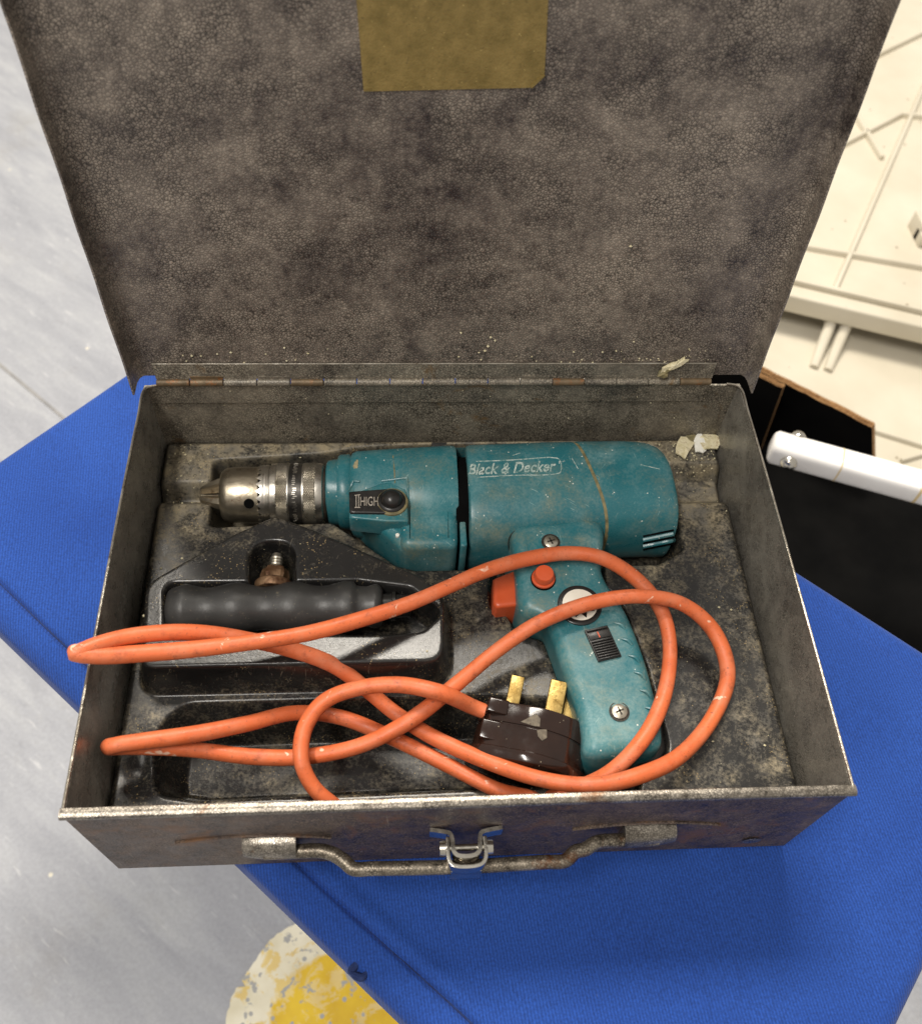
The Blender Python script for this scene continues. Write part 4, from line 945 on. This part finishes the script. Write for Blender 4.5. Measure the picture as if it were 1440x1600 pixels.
# ================================================================== things behind on the right
# cream moulded panels
def quadslab(pts, t): return loft([[p - Vector((0, 0, t)) for p in pts], list(pts)])
za, zb = -.255, -.305
pa = thing('ribbed_plastic_panel', 'cream moulded plastic panel with raised ribs behind the lid on the right', 'plastic panel', P(1400, 300, za))
A0, A1 = P(1205, 452, za), P(1520, 527, za); dA = (A1 - A0).normalized(); nA = Vector((-dA.y, dA.x, 0))
obj('panel_sheet', [quadslab([A0 - dA * .3, A0 + dA * .55, A0 + dA * .55 + nA * .9, A0 - dA * .3 + nA * .9], .004)], CREAM, pa)
def rib(p1, p2, z, hgt=.007, wd=.0075, name='rib', parent=None):
    a, b = P(*p1, z), P(*p2, z); d_ = (b - a).normalized(); n_ = Vector((-d_.y, d_.x, 0)) * wd / 2
    return obj(name, [loft([[a - n_, b - n_, b + n_, a + n_], [a - n_ * .6 + Vector((0, 0, hgt)), b - n_ * .6 + Vector((0, 0, hgt)), b + n_ * .6 + Vector((0, 0, hgt)), a + n_ * .6 + Vector((0, 0, hgt))]])], CREAM, parent, bevel=.0008)
for p1, p2 in (((1300, 460), (1460, 95)), ((1240, 386), (1480, 428)), ((1300, 237), (1406, 182)), ((1406, 182), (1480, 190)), ((1332, 178), (1376, 250)), ((1350, 98), (1480, 35))):
    rib(p1, p2, za, parent=pa)
ZU = Vector((0, 0, .0025))
obj('edge_bar', [quadslab([A0 - dA * .3 - nA * .006 + ZU, A0 + dA * .55 - nA * .006 + ZU, A0 + dA * .55 + nA * .0145 + ZU, A0 - dA * .3 + nA * .0145 + ZU], .026)], CREAM, pa, bevel=.003)
for o_ in obj('edge_lip', [quadslab([A0 - dA * .3 + nA * .016 + Vector((0, 0, .008)), A0 + dA * .55 + nA * .016 + Vector((0, 0, .008)), A0 + dA * .55 + nA * .022 + Vector((0, 0, .008)), A0 - dA * .3 + nA * .022 + Vector((0, 0, .008))], .008)], CREAM, pa, bevel=.001),: pass
q = P(1432, 378, za); obj('clip_post', [box(q + Vector((.004, 0, .008)), (.014, .02, .016)), box(q + Vector((.0, .016, .012)), (.006, .03, .024))], CREAM, pa, bevel=.001)
pb = thing('lower_plastic_tray', 'cream plastic tray with two hook pegs below the ribbed panel', 'plastic tray', P(1400, 600, zb))
B0 = A0 + Vector((0, 0, zb - za)); 
obj('tray_sheet', [quadslab([B0 - dA * .4 - nA * .45, B0 + dA * .7 - nA * .45, B0 + dA * .7 + nA * .12, B0 - dA * .4 + nA * .12], .004)], CREAM, pb)
rib((1365, 676), (1480, 712), zb, .006, .006, 'rib', pb); rib((1405, 722), (1480, 700), zb, .006, .006, 'rib', pb)
for (x1, y1, x2, y2) in ((1302, 490, 1270, 575), (1326, 494, 1292, 580)):
    a_, b_ = P(x1, y1, zb + .022), P(x2, y2, zb)
    pth = catmull([a_ + Vector((0, 0, -.012)), a_ + Vector((0, 0, .002)), a_.lerp(b_, .25) + Vector((0, 0, .004)), a_.lerp(b_, .65) + Vector((0, 0, .0)), b_ + Vector((0, 0, .001))], 6)
    obj('hook_peg', [tube(pth, .005, 10, rf=lambda i: .0085 - .0030 * i / 24)], CREAM, pb)

# black corrugated cardboard
zc_ = -.20
bx_ = thing('black_cardboard_box', 'torn black corrugated cardboard box with brown edges behind the tool case', 'cardboard box', P(1300, 800, ZF + .01))
def board(p_top, drop, th_, name, parent, mats=(CARDK, CARDB)):
    """vertical board: list of top points, list of bottom points; thickness th_ away from viewer; edges brown"""
    n_ = (p_top[-1] - p_top[0]).cross(Vector((0, 0, 1))).normalized()
    if n_.dot(CAM - p_top[0]) > 0: n_ = -n_
    front = p_top + drop[::-1]; back = [p + n_ * th_ for p in front]; N_ = len(front)
    V = front + back; F1 = [tuple(range(N_)), tuple(range(N_, 2 * N_))[::-1]]; F2 = [(k, (k + 1) % N_, N_ + (k + 1) % N_, N_ + k) for k in range(N_)]
    o = obj(name, [(V, F1, 0), (V, F2, 1)], list(mats), parent); return o
def jag(a, b, n, amp): return [a.lerp(b, k / n) + Vector((0, 0, random.uniform(-amp, amp))) for k in range(n + 1)]
a_, b_ = P(1100, 536, zc_), P(1362, 668, zc_)
pn = (b_ - a_).cross(Vector((0, 0, 1))).normalized()
bot = [PL(1361, 760, a_, pn), P(1362, 668, zc_) + Vector((-.02, .0, -.18)), a_ + Vector((0, 0, -.18))]
w1 = board(jag(a_, b_, 26, .0008), [a_ + Vector((0, 0, -.18)), b_ + Vector((-.03, .02, -.18)), PL(1363, 730, a_, pn)], .0075, 'wall_panel', bx_)
a2, b2 = P(1120, 556, zc_ + .012), P(1222, 607, zc_ + .012); pn2 = (b2 - a2).cross(Vector((0, 0, 1))).normalized()
w2 = board(jag(a2, b2, 12, .0008), [a2 + Vector((0, 0, -.18)), PL(1150, 800, a2, pn2), PL(1186, 706, a2, pn2)], .0055, 'inner_flap', bx_)
# flutes on the torn edges
for (a, b, nn_, th_, par) in ((a_, b_, 60, .0075, w1), (a2, b2, 26, .0055, w2)):
    n_ = (b - a).cross(Vector((0, 0, 1))).normalized(); n_ = n_ if n_.dot(CAM - a) < 0 else -n_
    pth = [a.lerp(b, k / (nn_ * 4)) + n_ * th_ * (.5 + .32 * math.sin(k * math.pi / 2)) + Vector((0, 0, .0012)) for k in range(nn_ * 4 + 1)]
    obj('corrugation', [tube(pth, .0008, 5)], CARDB, par)
zk = -.285
obj('bottom_panel', [quadslab([P(1000, 560, zk), P(1150, 572, zk), P(1352, 700, zk), P(1362, 752, zk), P(1540, 806, zk), P(1560, 1250, zk), P(1000, 1250, zk)], .006)], CARDK, bx_)
# white tube with ball screws
zt = -.13
t0, t1 = P(1204, 697, zt), P(1440, 762, zt); dt = (t1 - t0).normalized()
tbx = thing('white_metal_tube', 'white enamelled metal tube crossing the black cardboard on the right', 'metal tube', t0)
def sqring(c, ax_, r, rr=.55, n=32):
    u_ = Vector((-ax_.y, ax_.x, 0)).normalized(); v_ = Vector((0, 0, 1)); o = []
    for j in range(n):
        t = 2 * math.pi * j / n; cx, sx2 = math.cos(t), math.sin(t); o.append(c + u_ * r * math.copysign(abs(cx) ** rr, cx) + v_ * r * math.copysign(abs(sx2) ** rr, sx2))
    return o
rT = .0125
obj('tube_body', [loft([sqring(t0 + dt * s_, dt, r_) for s_, r_ in ((-.0005, rT * .72), (.0006, rT * .88), (.003, rT), (.55, rT))])], WTUBE, tbx, 50)
obj('tube_leg', [loft([[p + Vector((0, 0, zz)) for p in [t0 + dt * .55 + Vector((math.cos(t) * rT, math.sin(t) * rT, 0)) for t in np.linspace(0, 2 * math.pi, 20)[:-1]]] for zz in (rT, ZF - zt)])], WTUBE, tbx, 50)
un = Vector((-dt.y, dt.x, 0)).normalized()
def dome(c, d_, r): return lathe([(0, r * 1.0), (r * .3, r * .98), (r * .65, r * .78), (r * .9, r * .42), (r, .0003)], c, d_, 18)
obj('ball_screw', [dome(t0 + dt * .017 - un * rT, (-un + Vector((0, 0, .25))).normalized(), .0072)], CHROME, tbx); obj('ball_screw', [dome(t0 + dt * .020 + un * (rT - .001) + Vector((0, 0, .006)), (un + Vector((0, 0, .8))).normalized(), .0068)], CHROME, tbx)
STAIN = mat_simple('tan_stain', srgb(206, 182, 132), srgb(222, 200, 156), 100, .5)
for s_, wd in ((.125, .0022), (.058, .0012)):
    obj('stain_band', [loft([sqring(t0 + dt * (s_ + q_), dt, rT + .0002) for q_ in (0, wd)], True)], STAIN, tbx)

# keep to thing > part > sub-part
def depth(o):
    d_ = 0
    while o.parent: o = o.parent; d_ += 1
    return d_
for o in list(COL.objects):
    while depth(o) > 2:
        p = o.parent; o.location = o.location + p.location; o.parent = p.parent
